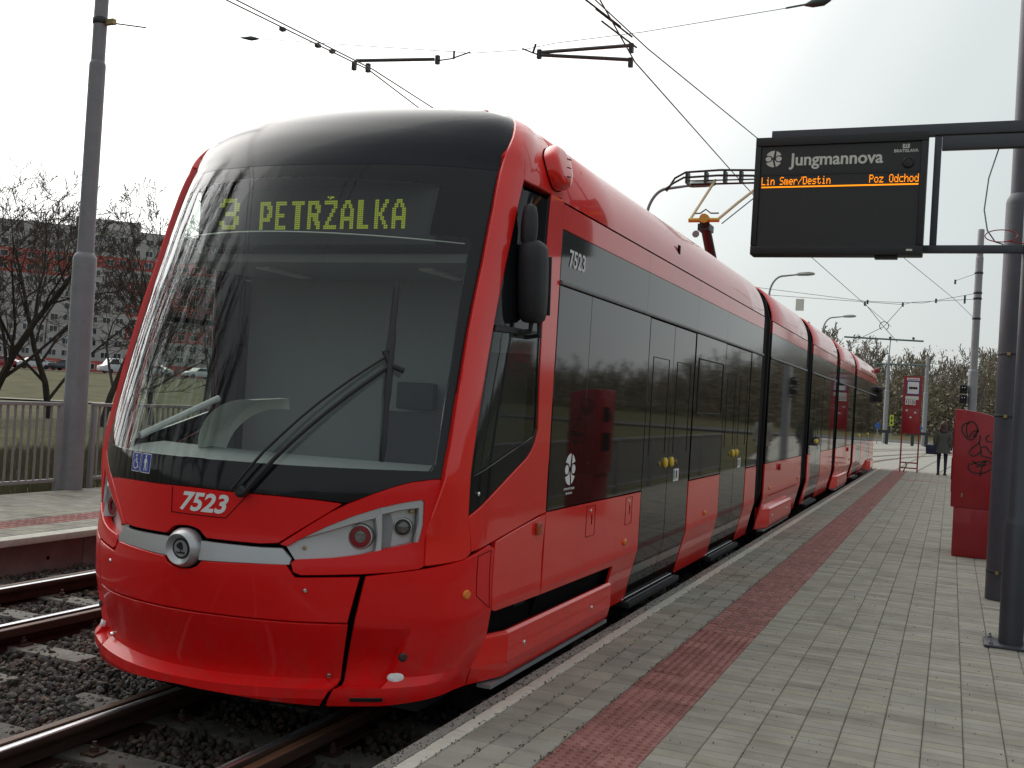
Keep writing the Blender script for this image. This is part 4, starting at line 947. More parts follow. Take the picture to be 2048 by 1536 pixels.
for cx, nm, ks in ((.015, 'near', 0), (-2.96, 'far', 1)):
    T = thing('tram_track', None, None, (cx, 4, -.29), kind='structure')
    rail_mesh(RX[ks][0], -1, 'rail', T); rail_mesh(RX[ks][1], 1, 'rail', T)
    b = MB(); b.box((cx, 4.72 - .65 * 4, -.325), (2.42 if ks == 0 else 2.45, .20, .11)); s0 = b.build('sleeper', SLEEPER if ks else mat('dark_sleeper', (.075, .068, .058), rough=.85, var=.35, vscale=7, bump=.4, bscale=70), T, at=(cx, 4.72 - .65 * 4, -.325), bevel=.015)  # sleepers of the near track get a darker tone
    b = MB()
    for r in RX[ks]:
        for q in (-.12, .12):
            b.bbox((r + q - .045, 4.72 - .65 * 4 - .05, -.272), (r + q + .045, 4.72 - .65 * 4 + .05, -.258)); b.lathe([(.022, 0), (.022, .03), (.012, .034), (.012, .055), (.0005, .056)], (r + q, 4.72 - .65 * 4, -.262), (0, 0, 1), 8)
    c0 = b.build('rail_fastening', RAIL_RUST, s0, at=(cx, 4.72 - .65 * 4, -.325))
    for i in range(1, 16):
        s1 = s0.copy(); COL.objects.link(s1); s1.location.y += .65 * i; c1 = c0.copy(); COL.objects.link(c1); c1.parent = s1
# ---- platforms
def stone_proto(name, w, l, m, h=.06, bev=.006, parent=None, tone=1.0):
    me = bpy.data.meshes.new(name); x, y = w / 2, l / 2; t = .0; q = bev
    v = [(-x, -y, -h), (x, -y, -h), (x, y, -h), (-x, y, -h), (-x, -y, -q), (x, -y, -q), (x, y, -q), (-x, y, -q), (-x + q, -y + q, 0), (x - q, -y + q, 0), (x - q, y - q, 0), (-x + q, y - q, 0)]
    f = [(8, 9, 10, 11)] + [(a, (a + 1) % 4, (a + 1) % 4 + 4, a + 4) for a in range(4)] + [(a + 4, (a + 1) % 4 + 4, (a + 1) % 4 + 8, a + 8) for a in range(4)]
    return v, f
def scatter_pieces(name, cells, m, parent, nparts, proto, tones, zj=.0015, tilt=.004):
    """cells: (x, y); the nearest nparts become objects of their own, the rest one joined part"""
    v, f = proto; v = np.array(v); nv = len(v)
    seen = lambda c: c[1] > 4.0 + .85 * max(0, -1.3 - c[0]) * .95   # stones inside the photograph come first
    cells = sorted(cells, key=lambda c: (not seen(c), (c[0] - 3.56)**2 + c[1]**2))
    meshes = []
    for t in tones:
        me = bpy.data.meshes.new(name); me.from_pydata([tuple(q) for q in v], [], f); me.materials.append(m)
        a = me.color_attributes.new('tone', 'FLOAT_COLOR', 'POINT'); a.data.foreach_set('color', np.tile([*t, 1.0], nv).astype(np.float32)); meshes.append(me)
    pl = BASE[parent.name]
    for x, y in cells[:nparts]:
        o = bpy.data.objects.new(name, random.choice(meshes)); COL.objects.link(o); o.parent = parent
        o.location = Vector((x, y, parent_z(parent) + random.uniform(-zj, zj))) - pl
        o.rotation_euler = (random.uniform(-tilt, tilt), random.uniform(-tilt, tilt), random.choice((0, math.pi)))
    rest = cells[nparts:]
    if rest:
        c = np.array([(x, y, parent_z(parent)) for x, y in rest]); n = len(c); c[:, 2] += rng.uniform(-zj, zj, n)
        V = (v[None] + c[:, None]).reshape(-1, 3); F = (np.array(f)[None] + (np.arange(n) * nv)[:, None, None]).reshape(-1, 4)
        T = np.array(tones)[rng.integers(0, len(tones), n)]
        o = raw(name, V, F, m, parent, at=pl, color=np.repeat(T, nv, 0)); o['kind'] = 'stuff'
PZ = {}
def parent_z(p): return PZ[p.name]
tones = [(k, k * a, k * c) for k, a, c in ((1, 1, 1), (.93, 1, .98), (1.06, 1, .97), (.88, .99, .97), (1.1, 1.0, 1.0), (.97, 1.0, 1.03), (1.02, .985, .93), (.86, .98, .95), (1.0, 1.01, 1.0), (.96, 1.0, 1.0))]
PF = S(link('platform', None, None, (2.9, 15, 0))); PZ[PF.name] = 0.0
b = MB(); b.bbox((1.285, -8, -.5), (4.62, 36.55, -.012)); pbs = b.build('platform_base', JOINT, PF)
b = MB()
for i in range(48): b.box((1.318, -8 + i * .95 + .475, -.23), (.07, .944, .46))
for nm, x0, x1, m_ in (('kerb_edge', 1.28, 1.352, KERB_OUT), ('kerb_stone', 1.356, 1.438, KERB_IN)):
    y = 3.74 - .95 * 3; me = None
    while y < 36.5:
        if me is None:
            o = MB().bbox((x0, y, -.45), (x1, y + .944, .0)).build(nm, m_, PF, at=(x0, y, 0), bevel=.008); me = o
        else:
            o = me.copy(); COL.objects.link(o); o.location.y = y - 15; o.location.z = random.uniform(-.0015, .0015)
        y += .95
cells = [(2.302 + .2 * i + .1, 1.0 + .1 * j + .05) for i in range(12) for j in range(355) if 2.302 + .2 * i + .2 < 4.62]
scatter_pieces('paving_stone', [c for c in cells if c[1] > 3.0], PAVER, PF, 300, stone_proto('paving_stone', .1965, .0980, PAVER, bev=.005), tones)
cells = [(1.442 + .1475 * i + .074, 1.0 + .2 * j + .1) for i in range(3) for j in range(178)]
scatter_pieces('edge_paving_stone', [c for c in cells if c[1] > 3.0], PAVER, PF, 150, stone_proto('edge_paving_stone', .144, .1965, PAVER), tones)
# tactile strip: studded near, ribbed further on
tt = [(k, k * a, k * a) for k, a in ((1, 1), (.92, .97), (1.06, 1.03), (.97, 1.0), (.84, .96), (1.1, 1.06))]
v, f = stone_proto('t', .2055, .1965, TACT); v = list(v); f = list(f)
for i in range(4):
    for j in range(4):
        cx, cy = -.077 + .0513 * i, -.074 + .0493 * j; k = len(v)
        v += [(cx + .013 * math.cos(a), cy + .013 * math.sin(a), .0) for a in (0, math.pi / 2, math.pi, -math.pi / 2)] + [(cx + .008 * math.cos(a), cy + .008 * math.sin(a), .0075) for a in (0, math.pi / 2, math.pi, -math.pi / 2)]
        f += [(k + q, k + (q + 1) % 4, k + (q + 1) % 4 + 4, k + q + 4) for q in range(4)] + [(k + 4, k + 5, k + 6, k + 7)]
scatter_pieces('tactile_tile', [(1.887 + .2075 * i + .104, 3.0 + .2 * j + .1) for i in range(2) for j in range(24)], TACT, PF, 48, (v, f), tt)
v, f = stone_proto('t', .0815, .0965, TACT, bev=.014)
scatter_pieces('tactile_block', [(1.887 + .083 * i + .0415, 7.8 + .1 * j + .05) for i in range(5) for j in range(287)], TACT, PF, 120, (v, f), tt)
v, f = stone_proto('t', .09, .30, TACT)
scatter_pieces('guide_tile', [(2.35 + .098 * i, 31.05) for i in range(18)], TACT, PF, 18, (v, f), tt)
for o in list(PF.children):
    if o.name.startswith('guide_tile'): o.location.z += .004
# grit blown along the kerb and the joints
def gr(p):
    k = np.abs(p[:, 0] - 1.32) < .05
    for q in (1.442, 1.59, 1.737, 1.885): k |= np.abs(p[:, 0] - q) < .016
    return k & (rng.random(len(p)) < np.clip(1.25 - p[:, 1] / 14, .1, 1))
stones('loose_grit', 9000, 1.28, 1.90, 3.5, 16, .001, .004, .0025, .0065, GRIT, gr)
stones('loose_grit', 500, 1.9, 4.3, 3.5, 12, .001, .003, .002, .005, GRIT)
# far (left) platform
PL = S(link('far_platform', None, None, (-5.6, 12, .1))); PZ[PL.name] = .1
b = MB(); b.bbox((-7.12, -8, -.5), (-4.50, 36, .026)); b.bbox((-7.12, -8, .0), (-4.412, 36, .088)); b.build('platform_base', JOINT, PL)
b = MB()
y = -2.05
ow = None
while y < 22:
    if ow is None: ow = MB().bbox((-4.50, y, -.45), (-4.42, y + 1.985, .02)).build('wall_slab', CONC, PL, at=(-4.36, y, -.2), bevel=.006)
    else:
        o = ow.copy(); COL.objects.link(o); o.location.y = y - 12
    y += 2.0
b = MB(); 
for i in range(9): b.lathe([(.02, -.02), (.02, .004)], (-4.42, 4.2 + i * .66, -.12 + (i % 3) * -.02), (1, 0, 0), 10)
b.build('anchor_hole', GAP, PL)
y = 3.74 - .95 * 3; me = None
while y < 24:
    if me is None: me = MB().bbox((-4.41, y, .035), (-4.23, y + .944, .1)).build('kerb_stone', KERB_IN, PL, at=(-4.32, y, 0), bevel=.008)
    else:
        o = me.copy(); COL.objects.link(o); o.location.y = y - 12
    y += .95
cells = [(-4.415 - .2 * i - .1, .0 + .1 * j + .05) for i in range(2) for j in range(300)] + [(-5.235 - .2 * i - .1, .0 + .1 * j + .05) for i in range(9) for j in range(300)]
scatter_pieces('paving_stone', cells, PAVER, PL, 250, stone_proto('p', .1965, .0965, PAVER), tones)
v, f = stone_proto('t', .0965, .0965, TACT, bev=.014)
scatter_pieces('tactile_block', [(-4.817 - .1 * i - .05, .0 + .1 * j + .05) for i in range(4) for j in range(300)], TACT, PL, 200, (v, f), tt)
# ---- beyond the platform end: pale crossing, curved rails, road
b = MB(); b.prism([(-14, 36.62), (5.4, 36.62), (10.5, 78), (-14, 82)], lambda u, v, d: Vector((u, v, d)), -.9, -.02); S(b.build('crossing_pavement', CROSSING))
b = MB()
for i in range(26): b.add([(-14, 37.4 + i * 1.5, -.016), (5.3 + i * .18, 37.4 + i * 1.5, -.016), (5.3 + i * .18, 37.45 + i * 1.5, -.016), (-14, 37.45 + i * 1.5, -.016)], [(0, 1, 2, 3)])
for i in range(6): b.add([(1.9 + i * .65, 36.7, -.012), (1.94 + i * .65, 36.7, -.012), (2.9 + i * 1.3, 75, -.012), (2.86 + i * 1.3, 75, -.012)], [(0, 1, 2, 3)])
S(b.build('slab_joints', JOINT))
b = MB()
for x0 in (-.49, .52, -3.47, -2.45):
    pts = [(x0 + (max(0, y - 34) ** 2) * .0052, y) for y in np.linspace(36.7, 76, 24)]
    for (xa, ya), (xb, yb) in zip(pts, pts[1:]): b.add([(xa - .11, ya, -.008), (xa + .11, ya, -.008), (xb + .11, yb, -.008), (xb - .11, yb, -.008)], [(0, 1, 2, 3)])
S(b.build('crossing_rails', RAIL_LIP, norm=False))
b = MB(); b.prism([(-60, 82.05), (120, 78.05), (120, 88), (-60, 92)], lambda u, v, d: Vector((u, v, d)), -.9, -.02); S(b.build('road', ASPHALT))
# path and car park behind the far platform
DIRT = mat('sandy_path', (0.24, 0.21, 0.16), rough=0.9, var=.2, vscale=1)
def strip(name, pts, w, m, dz=.03):
    b = MB()
    for (xa, ya), (xb, yb) in zip(pts, pts[1:]):
        d = Vector((xb - xa, yb - ya)).normalized() * w / 2
        b.add([(xa - d.y, ya + d.x, gz(xa, ya) + dz), (xa + d.y, ya - d.x, gz(xa, ya) + dz), (xb + d.y, yb - d.x, gz(xb, yb) + dz), (xb - d.y, yb + d.x, gz(xb, yb) + dz)], [(0, 1, 2, 3)])
    return S(b.build(name, m, norm=False))
du = Vector((.733, .68)); 
def LP(dist, off): return (-.714 * dist + .733 * off + 3.56, .688 * dist + .68 * off)
strip('path', [LP(64 + .04 * o, o) for o in range(-60, 70, 6)], 2.0, DIRT, .06)
strip('car_park', [LP(150, o) for o in range(-90, 120, 6)], 26, ASPHALT, .10)
# ================================================================== STREET FURNITURE AND WIRES
# ---- departure display on its dark post
DPs = thing('display_post', 'dark square-footed post carrying the departure display on a cantilever frame', 'post', (4.06, 8.8, 0))
b = MB(); b.lathe([(.088, .02), (.088, .93), (.082, .955), (.070, .99), (.070, 4.9)], (4.06, 8.8, 0), (0, 0, 1), 28); b.build('shaft', POLEDARK, DPs)
b = MB(); b.bbox((3.87, 8.64, 0.001), (4.25, 8.98, .024)); b.build('base_plate', POLEDARK, DPs, bevel=.012)
for x in (3.92, 4.20):
    for y in (8.69, 8.93): MB().lathe([(.018, 0), (.018, .018), (.010, .02), (.010, .04)], (x, y, .022), (0, 0, 1), 6).build('anchor_bolt', STEEL, DPs)
b = MB(); b.bbox((2.05, 8.76, 3.945), (4.02, 8.84, 4.035)); b.build('top_beam', POLEDARK, DPs, bevel=.006)
b = MB(); b.bbox((3.38, 8.765, 3.83), (4.0, 8.835, 3.935)); b.build('beam_bracket', POLEDARK, DPs, bevel=.006)
b = MB(); b.bbox((3.26, 8.77, 3.012), (4.02, 8.83, 3.072)); b.build('lower_beam', POLEDARK, DPs, bevel=.006)
b = MB(); b.bbox((3.325, 8.775, 3.075), (3.378, 8.825, 3.94)); b.build('upright', POLEDARK, DPs, bevel=.004)
DSP = thing('departure_display', 'black departure display reading Jungmannova, hung from the cantilever frame', 'display', (2.63, 8.68, 2.95))
b = MB(); b.bbox((1.955, 8.60, 2.965), (3.285, 8.755, 3.935)); b.build('casing', DARK, DSP, bevel=.012)
yf = 8.5985
fr = lambda u, v, d: Vector((u, yf - d, v))
b = MB()
for x0, z0, x1, z1 in ((1.955, 3.86, 3.285, 3.935), (1.955, 2.965, 3.285, 3.04), (1.955, 3.04, 2.005, 3.86), (3.235, 3.04, 3.285, 3.86)): b.bbox((x0 + .002, yf - .022, z0 + .002), (x1 - .002, yf, z1 - .002))
b.build('bezel', BLACK, DSP, bevel=.004)
SCREEN = mat('display_panel', (.022, .021, .021), rough=.35, spec=.4)
MB().add([(2.005, yf - .001, 3.04), (3.235, yf - .001, 3.04), (3.235, yf - .001, 3.86), (2.005, yf - .001, 3.86)], [(0, 1, 2, 3)]).build('screen', SCREEN, DSP)
MB().bbox((2.0, yf - .006, 3.62), (3.235, yf, 3.642)).build('screen_divider', BLACK, DSP)
emblem(lambda x, y: fr(2.105 + x, 3.757 + y, .004), .068, WHITEDULL, DSP)
vs_, fs_ = text_mesh('Jungmannova', .142, offset=.0012); bold = MB()
for k, (dx, dz) in enumerate(((-.0022, 0), (.0022, 0), (0, .0016), (0, -.0016))): bold.add([fr(2.60 + x * .95 + dx, 3.742 + y + dz, .004 + k * .0003) for x, y, *_ in vs_], fs_)
bold.build('stop_name', WHITEDULL, DSP, norm=False)
lay('city_name', text_mesh('BRATISLAVA', .034, offset=.0008), lambda u, v, o: fr(3.125 + u, v, o), 0, 3.787, WHITEDULL, DSP, off=.004, sx=.95)
b = MB()
for x, w in ((3.105, .014), (3.125, .010), (3.143, .014)): b.bbox((x - w / 2, yf - .005, 3.815), (x + w / 2, yf - .003, 3.842))
b.bbox((3.098, yf - .005, 3.808), (3.15, yf - .003, 3.818)); b.bbox((3.112, yf - .005, 3.835), (3.137, yf - .003, 3.841)); b.build('castle_mark', WHITEDULL, DSP)
MB().lathe([(.046, 0), (.046, .008), (.034, .016), (.03, .012), (.0005, .014)], (3.145, yf - .001, 3.695), (0, -1, 0), 24).build('speaker', BLACK, DSP)
MB().bbox((3.165, yf - .026, 2.995), (3.21, yf - .022, 3.01)).build('maker_plate', WHITEDULL, DSP)
MB().bbox((2.93, 8.62, 2.945), (3.1, 8.72, 2.966)).build('sensor_box', BLACK, DSP)
# dot-matrix line
F5 = {'L': '10000 10000 10000 10000 10000 10000 11111', 'i': '00100 00000 01100 00100 00100 00100 01110', 'n': '00000 00000 10110 11001 10001 10001 10001', 'S': '01111 10000 10000 01110 00001 00001 11110',
      'm': '00000 00000 11010 10101 10101 10101 10101', 'e': '00000 00000 01110 10001 11111 10000 01110', 'r': '00000 00000 10110 11001 10000 10000 10000', '/': '00001 00001 00010 00100 01000 10000 10000',
      'D': '11110 10001 10001 10001 10001 10001 11110', 's': '00000 00000 01111 10000 01110 00001 11110', 't': '01000 01000 11110 01000 01000 01001 00110', 'P': '11110 10001 10001 11110 10000 10000 10000',
      'o': '00000 00000 01110 10001 10001 10001 01110', 'z': '00000 00000 11111 00010 00100 01000 11111', 'O': '01110 10001 10001 10001 10001 10001 01110', 'd': '00001 00001 01101 10011 10001 10001 01111',
      'c': '00000 00000 01111 10000 10000 10000 01111', 'h': '10000 10000 10110 11001 10001 10001 10001', ' ': '00000 ' * 7}
def led(b, s, x0, z0, p, pz):
    for i, ch in enumerate(s):
        for r, row in enumerate(F5[ch].split()):
            for q, c_ in enumerate(row):
                if c_ == '1':
                    x = x0 + (i * 6 + q) * p; z = z0 - r * pz
                    b.add([(x, yf - .004, z - pz * .85), (x + p * .92, yf - .004, z - pz * .85), (x + p * .92, yf - .004, z), (x, yf - .004, z)], [(0, 1, 2, 3)])
b = MB(); led(b, 'Lin Smer/Destin', 2.018, 3.605, .00615, .0092); led(b, 'Poz Odchod', 2.862, 3.605, .0062, .0092)
b.add([(2.018, yf - .004, 3.518), (3.228, yf - .004, 3.518), (3.228, yf - .004, 3.529), (2.018, yf - .004, 3.529)], [(0, 1, 2, 3)])
b.build('led_line', LEDO, DSP, norm=False)
# loops of cable hanging in the frame
pts = [(3.79, 8.80, 3.83), (3.73, 8.80, 3.60), (3.71, 8.80, 3.35), (3.74, 8.80, 3.19), (3.80, 8.80, 3.10), (3.86, 8.80, 3.08)]
tag(MB().tube(pts, .006, 6).build('cable', STEEL, at=(3.79, 8.8, 3.1)), 'thin grey cable sagging from the beam inside the display frame', 'cable')
pts = [(3.84 + .115 * math.cos(a), 8.79 + .03 * math.sin(a), 3.145 + .052 * math.sin(a)) for a in np.linspace(R_(-60), R_(300), 30)] + [(3.99, 8.79, 3.085)]
tag(MB().tube(pts, .0045, 6).build('cable_loop', SIGNRED, at=(3.84, 8.8, 3.1)), 'thin red cable coiled in a loop on the lower beam of the display frame', 'cable')
# ---- catenary poles
def pole(x, y, z0, label, r=(.205, .14, .115), hs=(3.2, 5.75, 8.6), m=POLEGREY, group=None):
    P = thing('catenary_pole', label, 'pole', (x, y, z0), group)
    MB().lathe([(r[0], z0 + .002), (r[0], hs[0] - .06), (r[0] * .96, hs[0] - .02), (r[1] * 1.02, hs[0] + .03)], (x, y, 0), (0, 0, 1), 28).build('lower_shaft', m, P)
    MB().lathe([(r[1], hs[0] + .02), (r[1], hs[1] - .03), (r[1] * .97, hs[1]), (r[2], hs[1] + .03)], (x, y, 0), (0, 0, 1), 24).build('middle_shaft', m, P)
    MB().lathe([(r[2], hs[1] + .02), (r[2], hs[2]), (r[2] * .9, hs[2] + .02), (.001, hs[2] + .03)], (x, y, 0), (0, 0, 1), 24).build('upper_shaft', m, P)
    return P
P1 = pole(-7.09, 10.3, .1, 'tall grey stepped pole between fence sections on the far platform', r=(.150, .105, .088))
MB().lathe([(.090, 6.27), (.098, 6.28), (.098, 6.35), (.090, 6.36)], (-7.09, 10.3, 0), (0, 0, 1), 20).build('wire_collar', DARK, P1)
MB().box((-6.93, 10.32, 6.30), (.14, .06, .07)).build('collar_clamp', BRASS, P1)
P2 = pole(4.10, 11.1, 0, 'tall grey pole, shade put into its colour, right behind the dark display post', r=(.160, .125, .10), hs=(3.9, 6.4, 9.0), m=POLESHADED)
for z in (.26, 1.76, 2.36): MB().lathe([(.1615, z), (.1635, z + .002), (.1635, z + .018), (.1615, z + .02)], (4.10, 11.1, 0), (0, 0, 1), 28).build('clamp_band', DARK, P2); MB().box((4.03, 10.95, z + .01), (.03, .03, .03)).build('band_buckle', BRASS, P2)
P3 = pole(4.12, 36.0, 0, 'pale grey pole beyond the ticket machine, with signal heads on it', r=(.145, .115, .10), hs=(3.38, 7.0, 7.87), m=STEEL)
for z in (5.0, 5.64, 5.82, 6.46): MB().lathe([(.122, z), (.13, z + .01), (.13, z + .06), (.122, z + .07)], (4.12, 36, 0), (0, 0, 1), 16).build('wire_collar', DARK, P3)
P4 = pole(-.60, 75, -.02, 'thin far pole topped by a crossbar, beside the tram rear', r=(.15, .12, .09), hs=(3.6, 5.2, 6.0), m=STEEL)
b = MB(); b.tube([(-.60, 75, 5.9), (-.56, 75, 7.1)], .035, 6); b.tube([(-3.6, 75, 7.18), (1.55, 75, 7.05)], .06, 8); b.build('crossbar', WIREMAT, P4)
for x in (-2.6, -.58, .9): MB().lathe([(.09, -.05), (.09, .05)], (x, 75, 7.22), (0, 1, 0), 10).build('insulator', INSUL, P4)
P5 = pole(1.88, 75, -.02, 'thin far pole holding a low crossbar, behind the red stop sign', r=(.15, .12, .10), hs=(3.6, 5.2, 6.0), m=STEEL)
b = MB(); b.tube([(-1.6, 75, 5.40), (1.88, 75, 5.42)], .055, 8); b.build('crossbar', WIREMAT, P5)
# signal heads on pole P3
SG = thing('tram_signal', 'black two-lamp tram signal on the pale pole above the ticket machine', 'signal', (3.86, 35.9, 2.1))
for z in (2.76, 2.44):
    b = MB(); b.bbox((3.74, 35.80, z - .14), (3.98, 35.96, z + .14)); h = b.build('signal_head', BLACK, SG, bevel=.03)
    b = MB(); vs = []; 
    for d in (0, .20):
        for a in np.linspace(R_(200), R_(-20), 9): vs.append((3.86 + .10 * math.cos(a), 35.80 - d, z + .02 + .10 * math.sin(a)))
    b.add(vs, [(i, i + 1, i + 10, i + 9) for i in range(8)], 0, True); b.build('visor', BLACK, h)
    b = MB()
    for x in (3.82, 3.90): b.lathe([(.026, 0), (.02, .012), (.0005, .014)], (x, 35.795, z + .05), (0, -1, 0), 10)
    b.build('signal_lens', CHROME, h)
MB().bbox((3.86, 35.88, 2.2), (4.05, 35.93, 2.24)).build('signal_bracket', DARK, SG); MB().bbox((3.82, 35.88, 2.08), (3.90, 35.96, 2.2)).build('junction_box', BLACK, SG)
# ---- ticket machine
TM = thing('ticket_machine', 'red ticket machine with black graffiti beside the grey pole', 'ticket machine', (3.85, 14.5, 0))
b = MB(); b.prism([(3.60, .62), (3.60, 1.855), (3.72, 1.85), (3.90, 1.825), (4.055, 1.785), (4.055, .62)], lambda u, v, d: Vector((u, d, v)), 14.2, 14.95); b.build('cabinet', SIGNRED, TM, bevel=.012)
b = MB(); b.bbox((3.64, 14.203, .005), (4.05, 14.93, .618)); b.build('plinth', SIGNRED, TM, bevel=.008)
b = MB(); b.bbox((3.592, 14.34, .80), (3.601, 14.80, 1.72)); b.build('front_panel', SIGNRED, TM, bevel=.003)
MB().bbox((3.586, 14.40, 1.38), (3.593, 14.66, 1.60)).build('screen', FRIT, TM); MB().bbox((3.586, 14.38, .95), (3.593, 14.76, 1.22)).build('tray', GAP, TM); MB().bbox((3.586, 14.70, 1.40), (3.593, 14.77, 1.52)).build('coin_plate', CHROME, TM)
MB().bbox((3.715, 14.192, .755), (3.735, 14.2, .80)).build('lock', BRASS, TM)
def squig(pts, w=.006):
    b = MB(); pp = [Vector((u, 14.1955, v)) for u, v in pts]
    # smooth the scrawl
    out = []
    for i in range(len(pp) - 1):
        p0, p1, p2, p3 = pp[max(0, i - 1)], pp[i], pp[i + 1], pp[min(len(pp) - 1, i + 2)]
        for t in np.linspace(0, 1, 6)[:-1]: out.append(.5 * ((2 * p1) + (p2 - p0) * t + (2 * p0 - 5 * p1 + 4 * p2 - p3) * t * t + (3 * p1 - p0 - 3 * p2 + p3) * t**3))
    out.append(pp[-1])
    for i, p in enumerate(out):
        d = (out[min(i + 1, len(out) - 1)] - out[max(0, i - 1)]).normalized(); q = Vector((-d.z, 0, d.x)) * w; b.v += [tuple(p + q), tuple(p - q)]
    n = len(out); b.f = [(2 * i, 2 * i + 1, 2 * i + 3, 2 * i + 2) for i in range(n - 1)]; b.m = [0] * len(b.f); b.sm = [False] * len(b.f)
    return b
def gpx(x, y):   # from the scrawl's own outline grid to the cabinet side (metres)
    l = 185 - (y - 110) * .0917; r = 370 - (y - 135) * .0685; u = (x - l) / (r - l)
    return 3.60 + u * .455, 1.85 - (y - 110 - 25 * u) / (545 - 5 * u) * 1.235
gb = MB()
for st in ([(250, 190), (222, 195), (210, 225), (228, 270), (255, 285), (275, 262), (285, 225), (270, 190), (245, 185), (232, 215), (238, 270), (262, 240), (290, 235), (262, 262), (280, 265)],
           [(295, 262), (290, 300), (250, 335), (240, 360), (262, 375), (295, 350), (290, 300)], [(340, 265), (325, 275), (330, 298), (355, 300)],
           [(300, 330), (320, 325), (335, 350), (345, 362), (352, 372)], [(300, 345), (298, 372), (330, 385), (350, 392)],
           [(240, 415), (232, 440), (255, 465), (300, 470), (340, 452), (348, 425), (330, 405), (290, 408), (245, 420)], [(255, 400), (285, 425), (320, 405), (300, 440), (290, 480), (300, 482)], [(268, 435), (325, 425)]):
    q = squig([gpx(*p) for p in st], .0075); gb.add(q.v, q.f)
gb.build('graffiti', mat('black_marker', (.012, .008, .009), rough=.5), TM, norm=False)
# ---- stop sign frame
ST = thing('stop_sign', 'red stop sign frame with white panel at the platform end', 'sign', (2.36, 35.7, 0))
for x in (2.10, 2.62): b = MB(); b.bbox((x - .022, 35.68, 0), (x + .022, 35.72, 3.09)); b.build('post', SIGNRED, ST)
b = MB()
for z in (3.08, .30, .13): b.bbox((2.12, 35.685, z - .02), (2.60, 35.715, z + .02))
b.build('crossbar', SIGNRED, ST)
b = MB(); b.bbox((2.125, 35.69, 2.05), (2.595, 35.71, 3.055)); pnl = b.build('sign_panel', SIGNRED, ST)
yq = 35.689
def plate_(name, x0, z0, x1, z1, m, d=.0, par=None): return MB().bbox((x0, yq - d - .004, z0), (x1, yq - d, z1)).build(name, m, par or ST)
plate_('heading_plate', 2.17, 2.96, 2.55, 3.04, WHITE); plate_('symbol_border', 2.17, 2.50, 2.57, 2.94, SIGNBLUE); plate_('symbol_plate', 2.20, 2.53, 2.54, 2.91, WHITE, .005)
b = MB(); b.bbox((2.24, yq - .012, 2.69), (2.50, yq - .010, 2.74))
for x in (2.27, 2.33, 2.40, 2.46): b.bbox((x - .02, yq - .012, 2.672), (x + .02, yq - .010, 2.757))
b.build('tram_symbol', DARK, ST)
plate_('name_plate', 2.15, 2.34, 2.55, 2.45, WHITEDULL)
for x in (2.15, 2.26, 2.37):
    q = plate_('route_plate', x, 2.17, x + .09, 2.33, WHITE)
lay('route_number', text_mesh('1 1 3', .14, offset=.004), lambda u, v, o: Vector((2.30 + u, yq - .006, v)), 0, 2.25, DARK, ST)
plate_('heading_text', 2.20, 2.985, 2.52, 3.01, STEEL, .005)
b = MB(); b.bbox((2.122, 35.66, 1.24), (2.598, 35.71, 2.04)); b.build('timetable_case', SIGNRED, ST, bevel=.008)
for x, z in ((2.18, 1.96), (2.44, 1.90), (2.31, 1.74)): MB().bbox((x, 35.652, z), (x + .06, 35.659, z + .05)).build('notice', WHITE, ST)
MB().tube([(2.22, 35.68, 0), (2.24, 35.66, .12), (2.30, 35.66, .20), (2.26, 35.68, .30)], .02, 6).build('chain', DARK, ST)
# ---- barriers, small signs
def barrier(x0, x1, y, label):
    B = thing('barrier', label, 'barrier', ((x0 + x1) / 2, y, -.02), 'dark barriers beyond the crossing')
    b = MB(); b.bbox((x0, y - .05, .72), (x1, y + .05, .92)); b.build('rail', DARK, B)
    for x in (x0 + .25, x1 - .25): b = MB(); b.bbox((x - .1, y - .05, -.02), (x + .1, y + .05, .72)); b.build('post', DARK, B)
barrier(-1.7, -.1, 73.0, 'dark barrier beside the tram rear, in front of the far crossbar pole')
barrier(1.0, 2.35, 73.0, 'dark barrier behind the posts of the red stop sign')
for x, lab in ((-.95, 'small blue diamond sign above the barrier near the tram rear'), (1.63, 'small blue diamond sign just right of the red stop sign')):
    D = thing('diamond_sign', lab, 'sign', (x, 72.8, 0)); b = MB(); b.prism([(-.25, 0), (0, -.25), (.25, 0), (0, .25)], lambda u, v, d: Vector((x + u, d, 1.18 + v)), 72.78, 72.81); b.build('sign_plate', SIGNBLUE, D)
    MB().tube([(x, 72.83, -.02), (x, 72.83, 1.2)], .03, 6).build('sign_post', STEEL, D)
D = thing('yellow_sign', 'small yellow green pedestrian sign beyond the barrier near the tram rear', 'sign', (-.35, 78, 0))
MB().bbox((-.48, 77.98, 1.2), (-.22, 78.0, 1.95)).build('sign_plate', mat('sign_yellow_green', (.45, .55, .03), rough=.5), D); MB().tube([(-.35, 78.03, -.02), (-.35, 78.03, 1.9)], .03, 6).build('sign_post', STEEL, D)
b = MB(); b.bbox((-.41, 77.97, 1.3), (-.29, 77.979, 1.5)); b.bbox((-.40, 77.97, 1.62), (-.30, 77.979, 1.85)); b.build('sign_symbol', DARK, D)
W_ = thing('hanging_plate', 'small pale plate hanging from the far span wire', 'sign', (-2.6, 45, 6.0)); MB().bbox((-2.78, 44.98, 6.03), (-2.44, 45.0, 6.53)).build('plate', WHITEDULL, W_)
